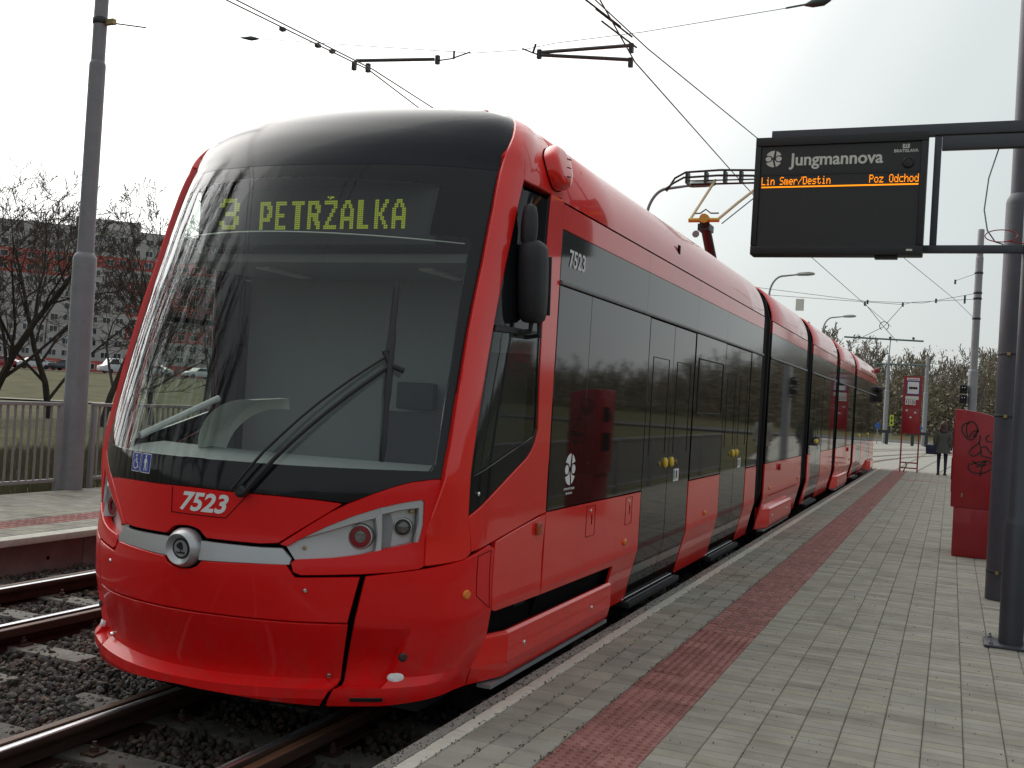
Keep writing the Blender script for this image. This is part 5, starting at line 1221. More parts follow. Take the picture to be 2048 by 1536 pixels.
# ---- street lamps beyond the tram
def lamp_post(x, y, label):
    L_ = thing('street_lamp', label, 'street lamp', (x, y, -.1), 'street lamps beyond the tram')
    MB().tube([(x, y, -.1), (x, y, 7.2), *[(x + .62 * (1 - math.cos(t)), y, 7.2 + .95 * math.sin(t)) for t in np.linspace(.15, 1.45, 10)], (x + 1.25, y, 8.22)], [.085, .06] + [.048] * 10 + [.038], 8).build('mast', STEEL, L_)
    b = MB(); vs = []; 
    for t, w, h in ((0, .08, .06), (.14, .15, .12), (.55, .18, .14), (.78, .14, .10), (.86, .05, .04)):
        for a in np.linspace(0, 2 * math.pi, 9)[:-1]: vs.append((x + 1.2 + t, y + w * math.cos(a), 8.22 + h * math.sin(a) * (.9 if math.sin(a) > 0 else .55) + t * .04))
    b.add(vs, [(i * 8 + j, i * 8 + (j + 1) % 8, (i + 1) * 8 + (j + 1) % 8, (i + 1) * 8 + j) for i in range(4) for j in range(8)] + [tuple(range(8)), tuple(range(32, 40))], 0, True); b.build('lamp_head', LAMPGREY, L_)
lamp_post(-5.2, 30, 'street lamp rising behind the front car, nearest the pantograph')
lamp_post(-4.75, 50, 'street lamp rising behind the tram roof below the display')
lamp_post(-4.6, 71, 'smallest street lamp, furthest along above the tram roof')
# ---- overhead wires
def wire(name, pts, label, r=.006, sag=0.0, cat='wire', parent=None, m=WIREMAT, group=None):
    if sag and len(pts) == 2:
        a, c = Vector(pts[0]), Vector(pts[1]); pts = [a.lerp(c, t) - Vector((0, 0, sag * 4 * t * (1 - t))) for t in np.linspace(0, 1, 14)]
    at = tuple(pts[0]); o = MB().tube(pts, r, 5).build(name, m, parent, at=at if not parent else None)
    return tag(o, label, cat, group) if label else o
wire('contact_wire', [(.60, -6, 5.42), (.42, 8.75, 5.35), (.24, 10.6, 5.34), (.2, 16.1, 5.40), (.3, 24, 5.36), (.75, 36, 5.40), (1.1, 45, 5.45)], 'contact wire running above the tram to the pantograph', .008)
wire('anchor_wire', [(.10, -6, 5.55), (.32, 8.74, 5.38), (.42, 10.45, 5.42), (3.45, 36, 5.64), (4.1, 36.0, 5.0)], 'second wire crossing over the tram wire and slanting away right to the signal pole', .007)
wire('contact_wire', [(-3.5, -6, 5.42), (-2.95, 7.65, 5.25), (-2.62, 9.85, 5.22), (-2.90, 12, 5.25), (-2.9, 36, 5.3), (-2.4, 60, 5.4)], 'contact wire over the far track, left of the tram, lower of the close pair', .008)
wire('contact_wire', [(-3.1, -6, 5.42), (-2.85, 7.67, 5.25), (-2.60, 9.92, 5.24), (-2.72, 12, 5.28), (-2.6, 36, 5.34), (-2.1, 60, 5.44)], 'contact wire over the far track, left of the tram, upper of the close pair', .008)
span = [(-6.95, 10.35, 6.30), (-6.51, 10.45, 6.24), (-4.79, 10.6, 6.0), (-1.96, 10.6, 5.62), (-1.74, 10.6, 5.585), (-1.09, 10.6, 5.575), (-.70, 10.6, 5.62), (.3, 10.6, 5.66), (1.94, 10.6, 5.79), (2.16, 10.6, 5.82), (4.10, 11.0, 6.05)]
SPW = thing('span_wire', 'span wire with dark steady arms from the left grey pole over the tram front', 'wire', (-6.95, 10.35, 6.3))
wire('wire', span, None, .004, parent=SPW)
for a_, c_ in (((-6.95, 10.35, 6.30), (-6.45, 10.45, 6.23)), ((1.80, 10.6, 5.78), (2.0, 10.6, 5.80))): MB().tube([a_, c_], .010, 6).build('turnbuckle', WIREMAT, SPW)
MB().lathe([(.008, -.16), (.02, -.08), (.03, 0), (.022, .06), (.008, .12)], (-4.85, 10.6, 6.01), (1, 0, -.13), 10).build('insulator', INSUL, SPW)
MB().lathe([(.010, -.14), (.04, -.06), (.045, .05), (.012, .12)], (2.12, 10.6, 5.81), (1, 0, .12), 10).build('insulator', INSUL, SPW)
for a_, c_ in (((-3.08, 10.3, 5.50), (-2.2, 10.6, 5.55)), ((-.86, 10.6, 5.53), (.22, 10.5, 5.49)), ((-.86, 10.6, 5.50), (.19, 10.6, 5.37))): MB().tube([a_, c_], .021, 8).build('steady_arm', INSUL, SPW)
for p in ((-3.10, 10.3, 5.44), (-2.94, 10.35, 5.42), (-2.16, 10.6, 5.54), (-.88, 10.6, 5.51), (.22, 10.5, 5.46), (.19, 10.6, 5.34)): MB().box(p, (.045, .045, .10)).build('arm_clamp', DARK, SPW)
for w_, k_ in (([(-2.15, 10.6, 5.53), (-1.98, 10.6, 5.54), (-1.74, 10.6, 5.60)], [(-1.95, 10.6, 5.535), (-1.95, 10.6, 5.63)]), ([(-1.09, 10.6, 5.59), (-.98, 10.6, 5.54), (-.88, 10.6, 5.50)], [(-.96, 10.6, 5.525), (-.93, 10.6, 5.63)])):
    b = MB(); b.tube(w_, .009, 5); b.tube(k_, .013, 5); b.build('bridle', DARK, SPW)
for x, y, z in ((.33, 9.3, 5.375), (.32, 9.9, 5.37), (.36, 9.6, 5.375)): MB().tube([(x - .10, y - .4, z + .02), (x + .02, y + .4, z + .02)], .010, 5).build('wire_clamp', DARK, SPW)
for x, y, z in ((-2.88, 8.6, 5.245), (-2.79, 9.1, 5.24), (-2.74, 9.3, 5.24)): MB().box((x, y, z + .01), (.05, .05, .035)).build('wire_clamp', DARK, SPW)
FSP = thing('span_wire', 'pair of thin far span wires from the signal pole over the tram tail', 'wire', (4.1, 36, 5.7))
wire('wire', [(4.1, 36, 5.85), (2.5, 36, 5.50), (.8, 36, 5.52), (-3.0, 36, 5.95), (-8, 36, 6.5)], None, .008, parent=FSP); wire('wire', [(4.1, 36, 5.66), (2.2, 36, 5.52), (1.9, 36, 5.44), (-1.4, 36, 5.62), (-8, 36, 6.0)], None, .008, parent=FSP)
wire('wire', [(1.9, 36, 5.42), (1.35, 36, 4.70), (.3, 36, 4.1)], None, .010, parent=FSP); wire('wire', [(.75, 36, 5.42), (1.36, 36, 4.68), (1.8, 36, 4.2)], None, .010, parent=FSP); wire('wire', [(3.45, 36, 6.24), (4.1, 36, 6.5)], None, .007, parent=FSP)
b = MB(); b.tube([(1.36 + .14 * math.cos(a), 36, 4.72 + .14 * math.sin(a)) for a in np.linspace(R_(-60), R_(240), 16)], .014, 5); b.build('pulley_ring', WIREMAT, FSP)
for p in ((3.44, 36, 6.20), (3.75, 36, 5.70), (3.75, 36, 5.58), (2.9, 36, 5.58), (1.9, 36, 5.44), (.8, 36, 5.50), (.72, 36, 5.44)): MB().box(p, (.06, .06, .14)).build('insulator', INSUL, FSP)
# ---- fences
def fence(x, y0, y1, z0, label, group, step=.111, zt=1.155):
    F = thing('railing', label, 'fence', (x, y0, z0), group)
    for y in (y0, y1): MB().bbox((x - .03, y - .03, z0 - .02), (x + .03, y + .03, z0 + zt - .06)).build('post', STEEL, F, bevel=.004)
    MB().bbox((x - .03, y0 - .03, z0 + zt - .058), (x + .03, y1 + .03, z0 + zt - .012)).build('top_rail', STEEL, F, bevel=.004)
    MB().bbox((x - .02, y0 + .03, z0 + .11), (x + .02, y1 - .03, z0 + .155)).build('bottom_rail', STEEL, F, bevel=.004)
    y = y0 + step * .9; o = None
    while y < y1 - .06:
        if o is None: o = MB().bbox((x - .006, y - .016, z0 + .157), (x + .006, y + .016, z0 + zt - .06)).build('slat', STEEL, F, at=(x, y, z0)); q = o
        else: q = o.copy(); COL.objects.link(q); q.location = Vector((x, y, z0)) - Vector((x, y0, z0))
        y += step
    return F
fence(-7.06, 7.9, 10.03, .1, 'grey slatted railing left of the tall stepped pole', 'grey railing on the far platform')
fence(-7.06, 10.60, 13.2, .1, 'grey slatted railing between the stepped pole and the tram front', 'grey railing on the far platform')
fence(-7.06, 5.2, 7.83, .1, 'grey slatted railing out of frame left, next to the panel left of the pole', 'grey railing on the far platform')
fence(-7.06, 13.27, 15.9, .1, 'grey slatted railing hidden behind the tram front, seen through its windscreen', 'grey railing on the far platform')
fr0 = fence(4.56, 4.4, 6.65, 0, 'grey railing along the back of the near platform, mirrored in the tram side', 'grey railing behind the near platform', zt=1.03)
for i in range(1, 10): copy_tree(fr0, (0, 2.33 * i, 0))
# ================================================================== TREES, BUILDINGS, CARS, PEOPLE
BARK = mat('dark_bark', (0.055, 0.046, 0.040), rough=0.95, spec=0.1, var=.3, vscale=6)
TWIG = mat('bare_twig', (0.098, 0.080, 0.068), rough=0.95, spec=0.1, var=.25, vscale=1.5)
BUD = mat('budding_twig', (0.225, 0.202, 0.160), rough=0.95, spec=0.05, attr='tone')  # lightened towards grey: distance haze is put into the colour
def grow(seed, H, r0, spread=.9, up=.25, nlimb=9, levels=4, kids=(9, 6, 5, 4), lens=(.55, .55, .55, .6), stem=.3, lean=(0, 0), thin=.62):
    """skeleton of a bare tree: list of (p, q, r_p, r_q, level)"""
    R = random.Random(seed); segs = []
    def branch(p, d, L, r, lev):
        n = 5 if lev == 0 else 4 if lev == 1 else 3 if lev < 3 else 2
        pts = [p]; rad = [r]; dd = d.copy()
        for i in range(n):
            w = .10 if lev == 0 else .24
            dd = (dd + Vector((R.gauss(0, w), R.gauss(0, w), R.gauss(0, w * .6) + up * (.5 if lev else .2)))).normalized()
            p = p + dd * (L / n); pts.append(p); rad.append(r * (1 - .72 * (i + 1) / n))
        for i in range(n): segs.append((pts[i], pts[i + 1], rad[i], rad[i + 1], lev))
        if lev >= levels: return
        k = kids[min(lev, len(kids) - 1)]
        for j in range(k):
            t = (stem + (1 - stem) * (j + R.random() * .8) / k) if lev == 0 else .2 + .8 * (j + R.random()) / k
            t = min(t, .98); q = t * n; i = min(int(q), n - 1); base = pts[i].lerp(pts[i + 1], q - i)
            ax = (pts[i + 1] - pts[i]).normalized()
            a = R.random() * 2 * math.pi; ref = Vector((math.cos(a), math.sin(a), R.uniform(-.1, .35)))
            side_ = (ref - ax * ref.dot(ax)).normalized(); sp = spread * R.uniform(.6, 1.15)
            nd = (ax * math.cos(sp) + side_ * math.sin(sp)).normalized()
            ll = L * lens[min(lev, len(lens) - 1)] * R.uniform(.65, 1.15) * (1.15 - .55 * t)
            branch(base, nd, ll, max(.006, r * (1 - .7 * t) * thin), lev + 1)
    branch(Vector((0, 0, 0)), Vector((lean[0], lean[1], 1)).normalized(), H, r0, 0)
    return segs
def seg_mesh(segs, k, minr=.0):
    P = np.array([s[0][:] for s in segs]); Q = np.array([s[1][:] for s in segs]); rp = np.maximum([s[2] for s in segs], minr); rq = np.maximum([s[3] for s in segs], minr)
    d = Q - P; L = np.linalg.norm(d, axis=1); d = d / np.maximum(L, 1e-6)[:, None]
    ref = np.where(np.abs(d[:, 2:3]) < .9, [[0, 0, 1.]], [[1., 0, 0]]); u = np.cross(d, ref); u /= np.linalg.norm(u, axis=1)[:, None]; w = np.cross(d, u)
    n = len(segs); V = np.zeros((n, 2 * k, 3))
    for j in range(k):
        a = 2 * math.pi * j / k; o = u * math.cos(a) + w * math.sin(a)
        V[:, j] = P + o * rp[:, None]; V[:, k + j] = Q + o * rq[:, None]
    F = np.array([(j, (j + 1) % k, k + (j + 1) % k, k + j) for j in range(k)])[None] + (np.arange(n) * 2 * k)[:, None, None]
    return V.reshape(-1, 3), F.reshape(-1, 4)
def tree(name, label, at, segs, group, minr=.008, scale=1.0):
    T = thing(name, label, 'tree', at, group)
    lo = [s for s in segs if s[4] <= 1]; hi = [s for s in segs if s[4] > 1]
    A = np.array(at)
    V, F = seg_mesh(lo, 6, minr); raw('trunk', V * scale + A, F, BARK, T, at=at, smooth=True)
    V, F = seg_mesh(hi, 3, minr); raw('crown', V * scale + A, F, TWIG, T, at=at, smooth=True)
    return T
def dirp(d, dist, z=None): 
    p = Vector((3.56, 0, 0)) + Vector((d[0], d[1], 0)).normalized() * dist; p.z = gz(p.x, p.y) - .05 if z is None else z; return tuple(p)
wide = dict(spread=.8, up=.2, kids=(10, 7, 6, 5), lens=(.78, .6, .5, .45), stem=.10, levels=4, thin=.5)
tree('bare_tree', 'bare spreading tree with a low forked trunk at the far left edge', dirp((-.768, .640), 44), grow(3, 7.0, .19, lean=(.25, .1), **wide), 'bare trees on the lawn', .011)
tree('bare_tree', 'bare tree with upright branches just left of the stepped pole', dirp((-.733, .680), 47), grow(5, 7.6, .15, **wide), 'bare trees on the lawn', .011)
tree('bare_tree', 'bare tree spreading right from behind the stepped pole', dirp((-.703, .711), 42), grow(8, 6.3, .14, lean=(-.05, .1), **wide), 'bare trees on the lawn', .011)
tree('bare_tree', 'low bare tree between the pole and the tram front', dirp((-.672, .740), 45), grow(12, 5.8, .13, **wide), 'bare trees on the lawn', .011)
tree('bare_tree', 'bare tree seen through the tram windscreen', dirp((-.640, .768), 43), grow(21, 6.2, .14, **wide), 'bare trees on the lawn', .011)
tree('bare_tree', 'tall bare tree at the left edge with crown rising above the roofs', dirp((-.785, .619), 50), grow(30, 8.6, .18, **wide), 'bare trees on the lawn', .011)
# poplars behind the camera, mirrored in the windscreen
pop = dict(spread=.34, up=.42, kids=(34, 8, 5, 4), lens=(.34, .5, .5, .5), stem=.06, levels=3)
PLAB = ['tall bare poplar behind the viewpoint, nearest to the track', 'slim bare poplar second along the row behind the viewpoint', 'broad bare poplar mirrored mid-windscreen below the display', 'tallest bare poplar of the row mirrored in the windscreen', 'bare poplar mirrored between the tallest one and the left edge', 'bare poplar mirrored near the left edge of the windscreen', 'bare poplar farthest left in the mirrored row', 'low bare poplar mirrored low beside the wiper foot']
for i, (az, dist, H) in enumerate(((-32, 22, 15.5), (-39, 25, 14), (-47, 27, 19), (-54, 30, 22), (-62, 33, 21), (-70, 36, 19), (-80, 40, 17), (-22, 26, 8.0))):
    p = (math.sin(R_(az)) * dist, 4.4 - math.cos(R_(az)) * dist, -.45)
    tree('poplar_tree', PLAB[i], p, grow(50 + i, H, .20, **pop), 'poplars mirrored in the windscreen', .017)
for i, (az, dist, H, lab) in enumerate(((-66, 27, 20, 'bare poplar out of frame left, first of the near row'), (-73, 26, 22, 'bare poplar out of frame left, second of the near row'), (-79, 28, 21, 'bare poplar out of frame left, third of the near row'), (-85, 27, 23, 'bare poplar out of frame left, fourth of the near row'),
                                        (-91, 29, 22, 'bare poplar out of frame left, fifth of the near row'), (-97, 28, 20, 'bare poplar out of frame left, sixth of the near row'), (-103, 30, 21, 'bare poplar out of frame left, seventh of the near row'), (-109, 31, 18, 'bare poplar out of frame left, last of the near row'))):
    tree('poplar_tree', lab, (math.sin(R_(az)) * dist, 4.4 - math.cos(R_(az)) * dist, -.45), grow(70 + i, H, .22, spread=.42, up=.38, kids=(34, 8, 5, 4), lens=(.30, .5, .5, .5), stem=.05, levels=3), 'poplars mirrored in the windscreen', .02)
for i, (az, dist, lab) in enumerate(((-114, 37, 'bare poplar out of frame left, first of the three beyond the far platform'), (-118, 40, 'bare poplar out of frame left, second of the three beyond the far platform'), (-122, 43, 'bare poplar out of frame left, third of the three beyond the far platform'))):
    tree('poplar_tree', lab, (math.sin(R_(az)) * dist, 4.4 - math.cos(R_(az)) * dist, -.45), grow(90 + i, 17, .22, spread=.34, up=.42, kids=(36, 8, 5, 4), lens=(.26, .5, .5, .5), stem=.03, levels=3), 'poplars mirrored in the windscreen', .026)
for i, (x, y, H, lab) in enumerate(((-31, 2, 15.5, 'bare spreading tree out of frame left, level with the tram front'), (-29, -7, 16.0, 'bare spreading tree out of frame left, behind the viewpoint'), (-33, 12, 15, 'bare spreading tree out of frame left, beyond the far platform'), (-25, 7, 11, 'low bare tree out of frame left, close to the far platform'))):
    tree('bare_tree', lab, (x, y, -.45), grow(140 + i, H, .2, **wide), 'bare trees on the lawn', .012)
# far woodland: bare crowns standing close together
def woodland():
    protos = []
    for i in range(5):
        sg = grow(80 + i, 8.2, .14, spread=.55, up=.35, kids=(11, 5, 4, 3), lens=(.42, .55, .5, .5), stem=.18, levels=3)
        protos.append(seg_mesh(sg, 3, .035))
    VV = []; FF = []; off = 0; TT = []
    spots = []
    for row, (d0, hs, n) in enumerate(((116, .72, 150), (124, .85, 160), (132, .95, 160), (142, 1.05, 150), (155, 1.15, 120))):
        for i in range(n):
            ad = -14 + 68 * (i + rng.random()) / n; a = R_(ad); q_ = max(0, min(1, (ad - 5) / 12)); d = (d0 + rng.uniform(-5, 5)) * (1 + .75 * q_ * q_ * (3 - 2 * q_))
            spots.append((3.56 + math.sin(a) * d, math.cos(a) * d, hs * rng.uniform(.72, 1.18)))
    for x, y, s in spots:
        V, F = protos[rng.integers(0, 5)]; a = rng.uniform(0, 6.28); c, q = math.cos(a), math.sin(a)
        v = np.c_[V[:, 0] * c - V[:, 1] * q, V[:, 0] * q + V[:, 1] * c, V[:, 2]] * s + np.array([x, y, gz(x, y) - .1])
        VV.append(v); FF.append(F + off); off += len(v); TT.append(np.tile(rng.uniform(.75, 1.2) * np.array([1.0, rng.uniform(.92, 1.03), rng.uniform(.8, 1.1)]), (len(v), 1)))
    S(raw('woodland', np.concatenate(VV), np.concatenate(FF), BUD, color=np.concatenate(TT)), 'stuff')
    # low scrub closing the view under the crowns
    n = 110000; k = rng.integers(0, len(spots), n); sp = np.array(spots)[k]; a = rng.uniform(0, 6.28, n); rr = 4.0 * np.sqrt(rng.random(n))
    c = np.c_[sp[:, 0] + rr * np.cos(a), sp[:, 1] + rr * np.sin(a), -.2 + 6.0 * rng.beta(1.0, 1.6, n)]
    e1 = rng.normal(size=(n, 3)); e1 /= np.linalg.norm(e1, axis=1)[:, None]; e2 = np.cross(e1, rng.normal(size=(n, 3))); e2 /= np.linalg.norm(e2, axis=1)[:, None]
    sz = rng.uniform(.12, .30, (n, 1)); v = np.stack([c - e1 * sz, c + e2 * sz * .5, c + e1 * sz, c - e2 * sz * .5], 1).reshape(-1, 3)
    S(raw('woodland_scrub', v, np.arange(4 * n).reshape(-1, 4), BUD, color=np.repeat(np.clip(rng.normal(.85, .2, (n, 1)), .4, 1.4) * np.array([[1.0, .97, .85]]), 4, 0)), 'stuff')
    # bud and undergrowth flecks through the crowns
    n = 200000; k = rng.integers(0, len(spots), n); sp = np.array(spots)[k]
    h = 10.0 * sp[:, 2]; t = rng.beta(1.3, 1.5, n); rad = 2.3 * np.sqrt(rng.random(n)) * np.sin(np.pi * np.clip(t * .85 + .08, 0, 1)) * sp[:, 2]
    a = rng.uniform(0, 6.28, n); c = np.c_[sp[:, 0] + rad * np.cos(a), sp[:, 1] + rad * np.sin(a), -.1 + h * t]
    e1 = rng.normal(size=(n, 3)); e1 /= np.linalg.norm(e1, axis=1)[:, None]; e2 = np.cross(e1, rng.normal(size=(n, 3))); e2 /= np.linalg.norm(e2, axis=1)[:, None]
    sz = rng.uniform(.05, .14, (n, 1)); v = np.stack([c - e1 * sz, c + e2 * sz * .5, c + e1 * sz, c - e2 * sz * .5], 1).reshape(-1, 3)
    tn = np.repeat(np.clip(rng.normal(1.0, .25, (n, 1)), .4, 1.8) * np.array([[1.0, .98, .85]]), 4, 0)
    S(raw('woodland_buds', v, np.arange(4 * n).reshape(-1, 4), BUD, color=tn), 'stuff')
woodland()
# ---- panel building on the left and two blocks behind the woodland
FAC = mat('grey_facade_panel', (0.42, 0.40, 0.39), rough=0.9, var=.08, vscale=.5)  # this and the red panel are paled, distance haze is in the colour
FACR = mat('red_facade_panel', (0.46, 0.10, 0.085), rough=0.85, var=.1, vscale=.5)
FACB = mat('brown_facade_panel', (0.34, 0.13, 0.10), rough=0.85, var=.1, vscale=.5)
PANE = mat('dark_window_pane', (.03, .035, .04), rough=.08)
WFR = mat('window_frame_white', (.55, .55, .53), rough=.6)
def panel_block(name, label, c, ux, floors, bays, bw, fh, z0, redrows, brown=(), depth=12, group=None):
    """c: centre of the facade foot; ux: direction along the facade (unit); facade faces the camera side"""
    B = thing(name, label, 'building', (c[0], c[1], z0), group)
    ux = Vector((ux[0], ux[1], 0)).normalized(); nv = Vector((ux.y, -ux.x, 0)); 
    if nv.dot(Vector((3.56 - c[0], -c[1], 0))) < 0: nv = -nv
    c = Vector((c[0], c[1], z0)); W2 = bays * bw / 2; H = floors * fh
    X = lambda u, w, d: c + ux * u + nv * d + Vector((0, 0, w))
    def slab(name, u0, u1, w0, w1, d0, d1, m, par=B):
        b = MB(); b.add([X(u, w, d) for u in (u0, u1) for w in (w0, w1) for d in (d0, d1)], [(0, 1, 3, 2), (4, 6, 7, 5), (0, 4, 5, 1), (2, 3, 7, 6), (0, 2, 6, 4), (1, 5, 7, 3)]); return b.build(name, m, par)
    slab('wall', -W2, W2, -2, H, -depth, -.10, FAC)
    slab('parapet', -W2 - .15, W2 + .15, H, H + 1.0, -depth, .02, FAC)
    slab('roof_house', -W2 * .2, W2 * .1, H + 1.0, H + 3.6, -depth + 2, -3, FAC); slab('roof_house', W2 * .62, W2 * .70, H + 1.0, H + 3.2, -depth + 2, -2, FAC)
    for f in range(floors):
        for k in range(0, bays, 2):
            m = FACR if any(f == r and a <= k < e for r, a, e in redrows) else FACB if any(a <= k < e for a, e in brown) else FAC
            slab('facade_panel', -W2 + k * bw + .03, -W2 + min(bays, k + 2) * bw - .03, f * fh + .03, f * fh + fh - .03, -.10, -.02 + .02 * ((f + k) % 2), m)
    o = None
    for f in range(floors):
        for k in range(bays):
            if (k * 7 + f * 3) % 11 == 0: continue
            p = X(-W2 + (k + .5) * bw, f * fh + fh * .52, .02)
            if o is None:
                b = MB(); w, h = bw * .31, fh * .26; Y = lambda u, v, d: p + ux * u + nv * d + Vector((0, 0, v))
                b.add([Y(u, v, d) for u in (-w, w) for v in (-h, h) for d in (0, .10)], [(0, 1, 3, 2), (4, 6, 7, 5), (0, 4, 5, 1), (2, 3, 7, 6), (0, 2, 6, 4), (1, 5, 7, 3)], 0)
                for u0, u1 in ((-w + .10, -.05), (.05, w - .10)): b.add([Y(u, v, .104) for u, v in ((u0, -h + .1), (u1, -h + .1), (u1, h - .1), (u0, h - .1))], [(0, 1, 2, 3)], 1)
                o = b.build('window', [WFR, PANE], B, at=p)
            else:
                q = o.copy(); COL.objects.link(q); q.location = p - BASE[B.name]
    return B
cb = Vector((3.56, 0, 0)) + Vector((-.700, .714, 0)) * 268
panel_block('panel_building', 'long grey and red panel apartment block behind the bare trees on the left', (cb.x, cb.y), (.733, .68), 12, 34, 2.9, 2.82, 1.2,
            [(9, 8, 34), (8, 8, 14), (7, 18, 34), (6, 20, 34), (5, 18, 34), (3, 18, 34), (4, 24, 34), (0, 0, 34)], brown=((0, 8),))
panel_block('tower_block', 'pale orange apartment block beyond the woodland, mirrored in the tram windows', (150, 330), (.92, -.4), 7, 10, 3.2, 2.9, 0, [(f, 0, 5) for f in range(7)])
# ---- parked cars far left
CARPAINT = [mat('car_white', (.55, .56, .57), rough=.3, coat=.6), mat('car_red', (.28, .02, .03), rough=.3, coat=.6), mat('car_silver', (.36, .38, .40), rough=.3, coat=.6), mat('car_dark', (.03, .035, .045), rough=.3, coat=.6)]
CARGLASS = mat('car_glass', (.015, .018, .02), rough=.05)
def car(x, y, ang, m, label, van=False):
    C = thing('parked_car', label, 'van' if van else 'car', (x, y, gz(x, y) + .1), 'cars parked in front of the panel building')
    z0 = gz(x, y) + .1; ca, sa = math.cos(ang), math.sin(ang); X = lambda u, v, w: Vector((x + u * ca - v * sa, y + u * sa + v * ca, z0 + w))
    prof = [(-2.1, .35), (-2.12, .75), (-1.95, .92), (-1.0, .98), (-.45, 1.42), (.9, 1.44), (1.65, 1.0), (2.1, .9), (2.15, .4), (2.0, .28), (-2.0, .28)] if not van else [(-2.4, .35), (-2.4, .95), (-1.75, 1.15), (-1.2, 1.95), (2.3, 2.0), (2.4, .4), (2.2, .28), (-2.2, .28)]
    b = MB(); b.prism(prof, lambda u, v, d: X(u, d * (1 - .12 * max(0, v - .95)), v), -.86, .86); b.build('body', m, C, bevel=.05)
    gl = [(-.88, 1.0), (-.42, 1.36), (.86, 1.38), (1.42, 1.0)] if not van else [(-1.62, 1.2), (-1.15, 1.85), (-.3, 1.87), (-.3, 1.2)]
    for d in (-.87, .87):
        b = MB(); b.prism(gl, lambda u, v, e: X(u, e * (1 - .12 * max(0, v - .95)), v), d * .98, d * 1.004); b.build('side_window', CARGLASS, C)
    b = MB(); q = .7; b.add([X(-1.02, -q, .985), X(-1.02, q, .985), X(-.46, q * .92, 1.40), X(-.46, -q * .92, 1.40)], [(0, 1, 2, 3)]); 
    if not van: b.v = [tuple(Vector(v) + Vector((-ca, -sa, .6)) * .015) for v in b.v]
    b.build('windscreen', CARGLASS, C, norm=False)
    for u in (-1.35, 1.35):
        for d in (-.8, .8): MB().lathe([(.30, -.09), (.31, 0), (.30, .09)], X(u, d, .31), (-sa, ca, 0), 14).build('wheel', RUBBER, C)
for i, (o, m, lab) in enumerate(((-17, 0, 'white car parked far left, leftmost in its row'), (-13, 2, 'silver car parked beside the leftmost white car'), (-8.5, 1, 'red car parked far off behind the bare tree'), (-5, 0, 'white car parked next to the far red car'),
                                 (-1, 3, 'dark car parked behind the stepped pole'), (5, 0, 'white van parked right of the stepped pole'), (9.5, 2, 'silver car parked near the tram window edge'), (15, 0, 'white car seen through the tram windscreen'), (20, 2, 'silver car seen through the tram windscreen'))):
    x, y, *_ = LP(143, o); car(x, y, math.atan2(.68, .733) + (.5 if i % 2 else -.4), CARPAINT[m], lab, 'van' in lab)
# ---- people
COAT = mat('grey_coat', (.095, .098, .088), rough=.95, spec=.1, var=.15, vscale=20)
JEANS = mat('dark_jeans', (.012, .018, .045), rough=.9)
SKIN = mat('skin', (.38, .20, .14), rough=.55)
HAIR = mat('red_brown_hair', (.035, .009, .006), rough=.5)
SHOE = mat('dark_shoe', (.03, .022, .018), rough=.6)
PALECOAT = mat('pale_coat', (.42, .40, .36), rough=.9)
def skin_body(name, pts, edges, rad, m, parent, at, sub=2):
    me = bpy.data.meshes.new(name); me.from_pydata([tuple(Vector(p)) for p in pts], edges, [])
    o = bpy.data.objects.new(name, me); COL.objects.link(o)
    md = o.modifiers.new('skin', 'SKIN'); md.use_smooth_shade = True
    for i, r in enumerate(rad): me.skin_vertices[0].data[i].radius = (r, r) if not isinstance(r, tuple) else r
    me.skin_vertices[0].data[0].use_root = True
    o.modifiers.new('sub', 'SUBSURF').render_levels = sub; o.modifiers['sub'].levels = sub
    dg = bpy.context.evaluated_depsgraph_get(); nm = bpy.data.meshes.new_from_object(o.evaluated_get(dg)); bpy.data.objects.remove(o)
    nm.materials.clear(); nm.materials.append(m); nm.name = name
    for p in nm.polygons: p.use_smooth = True
    q = link(name, nm, parent, BASE[parent.name] if parent else at); return q
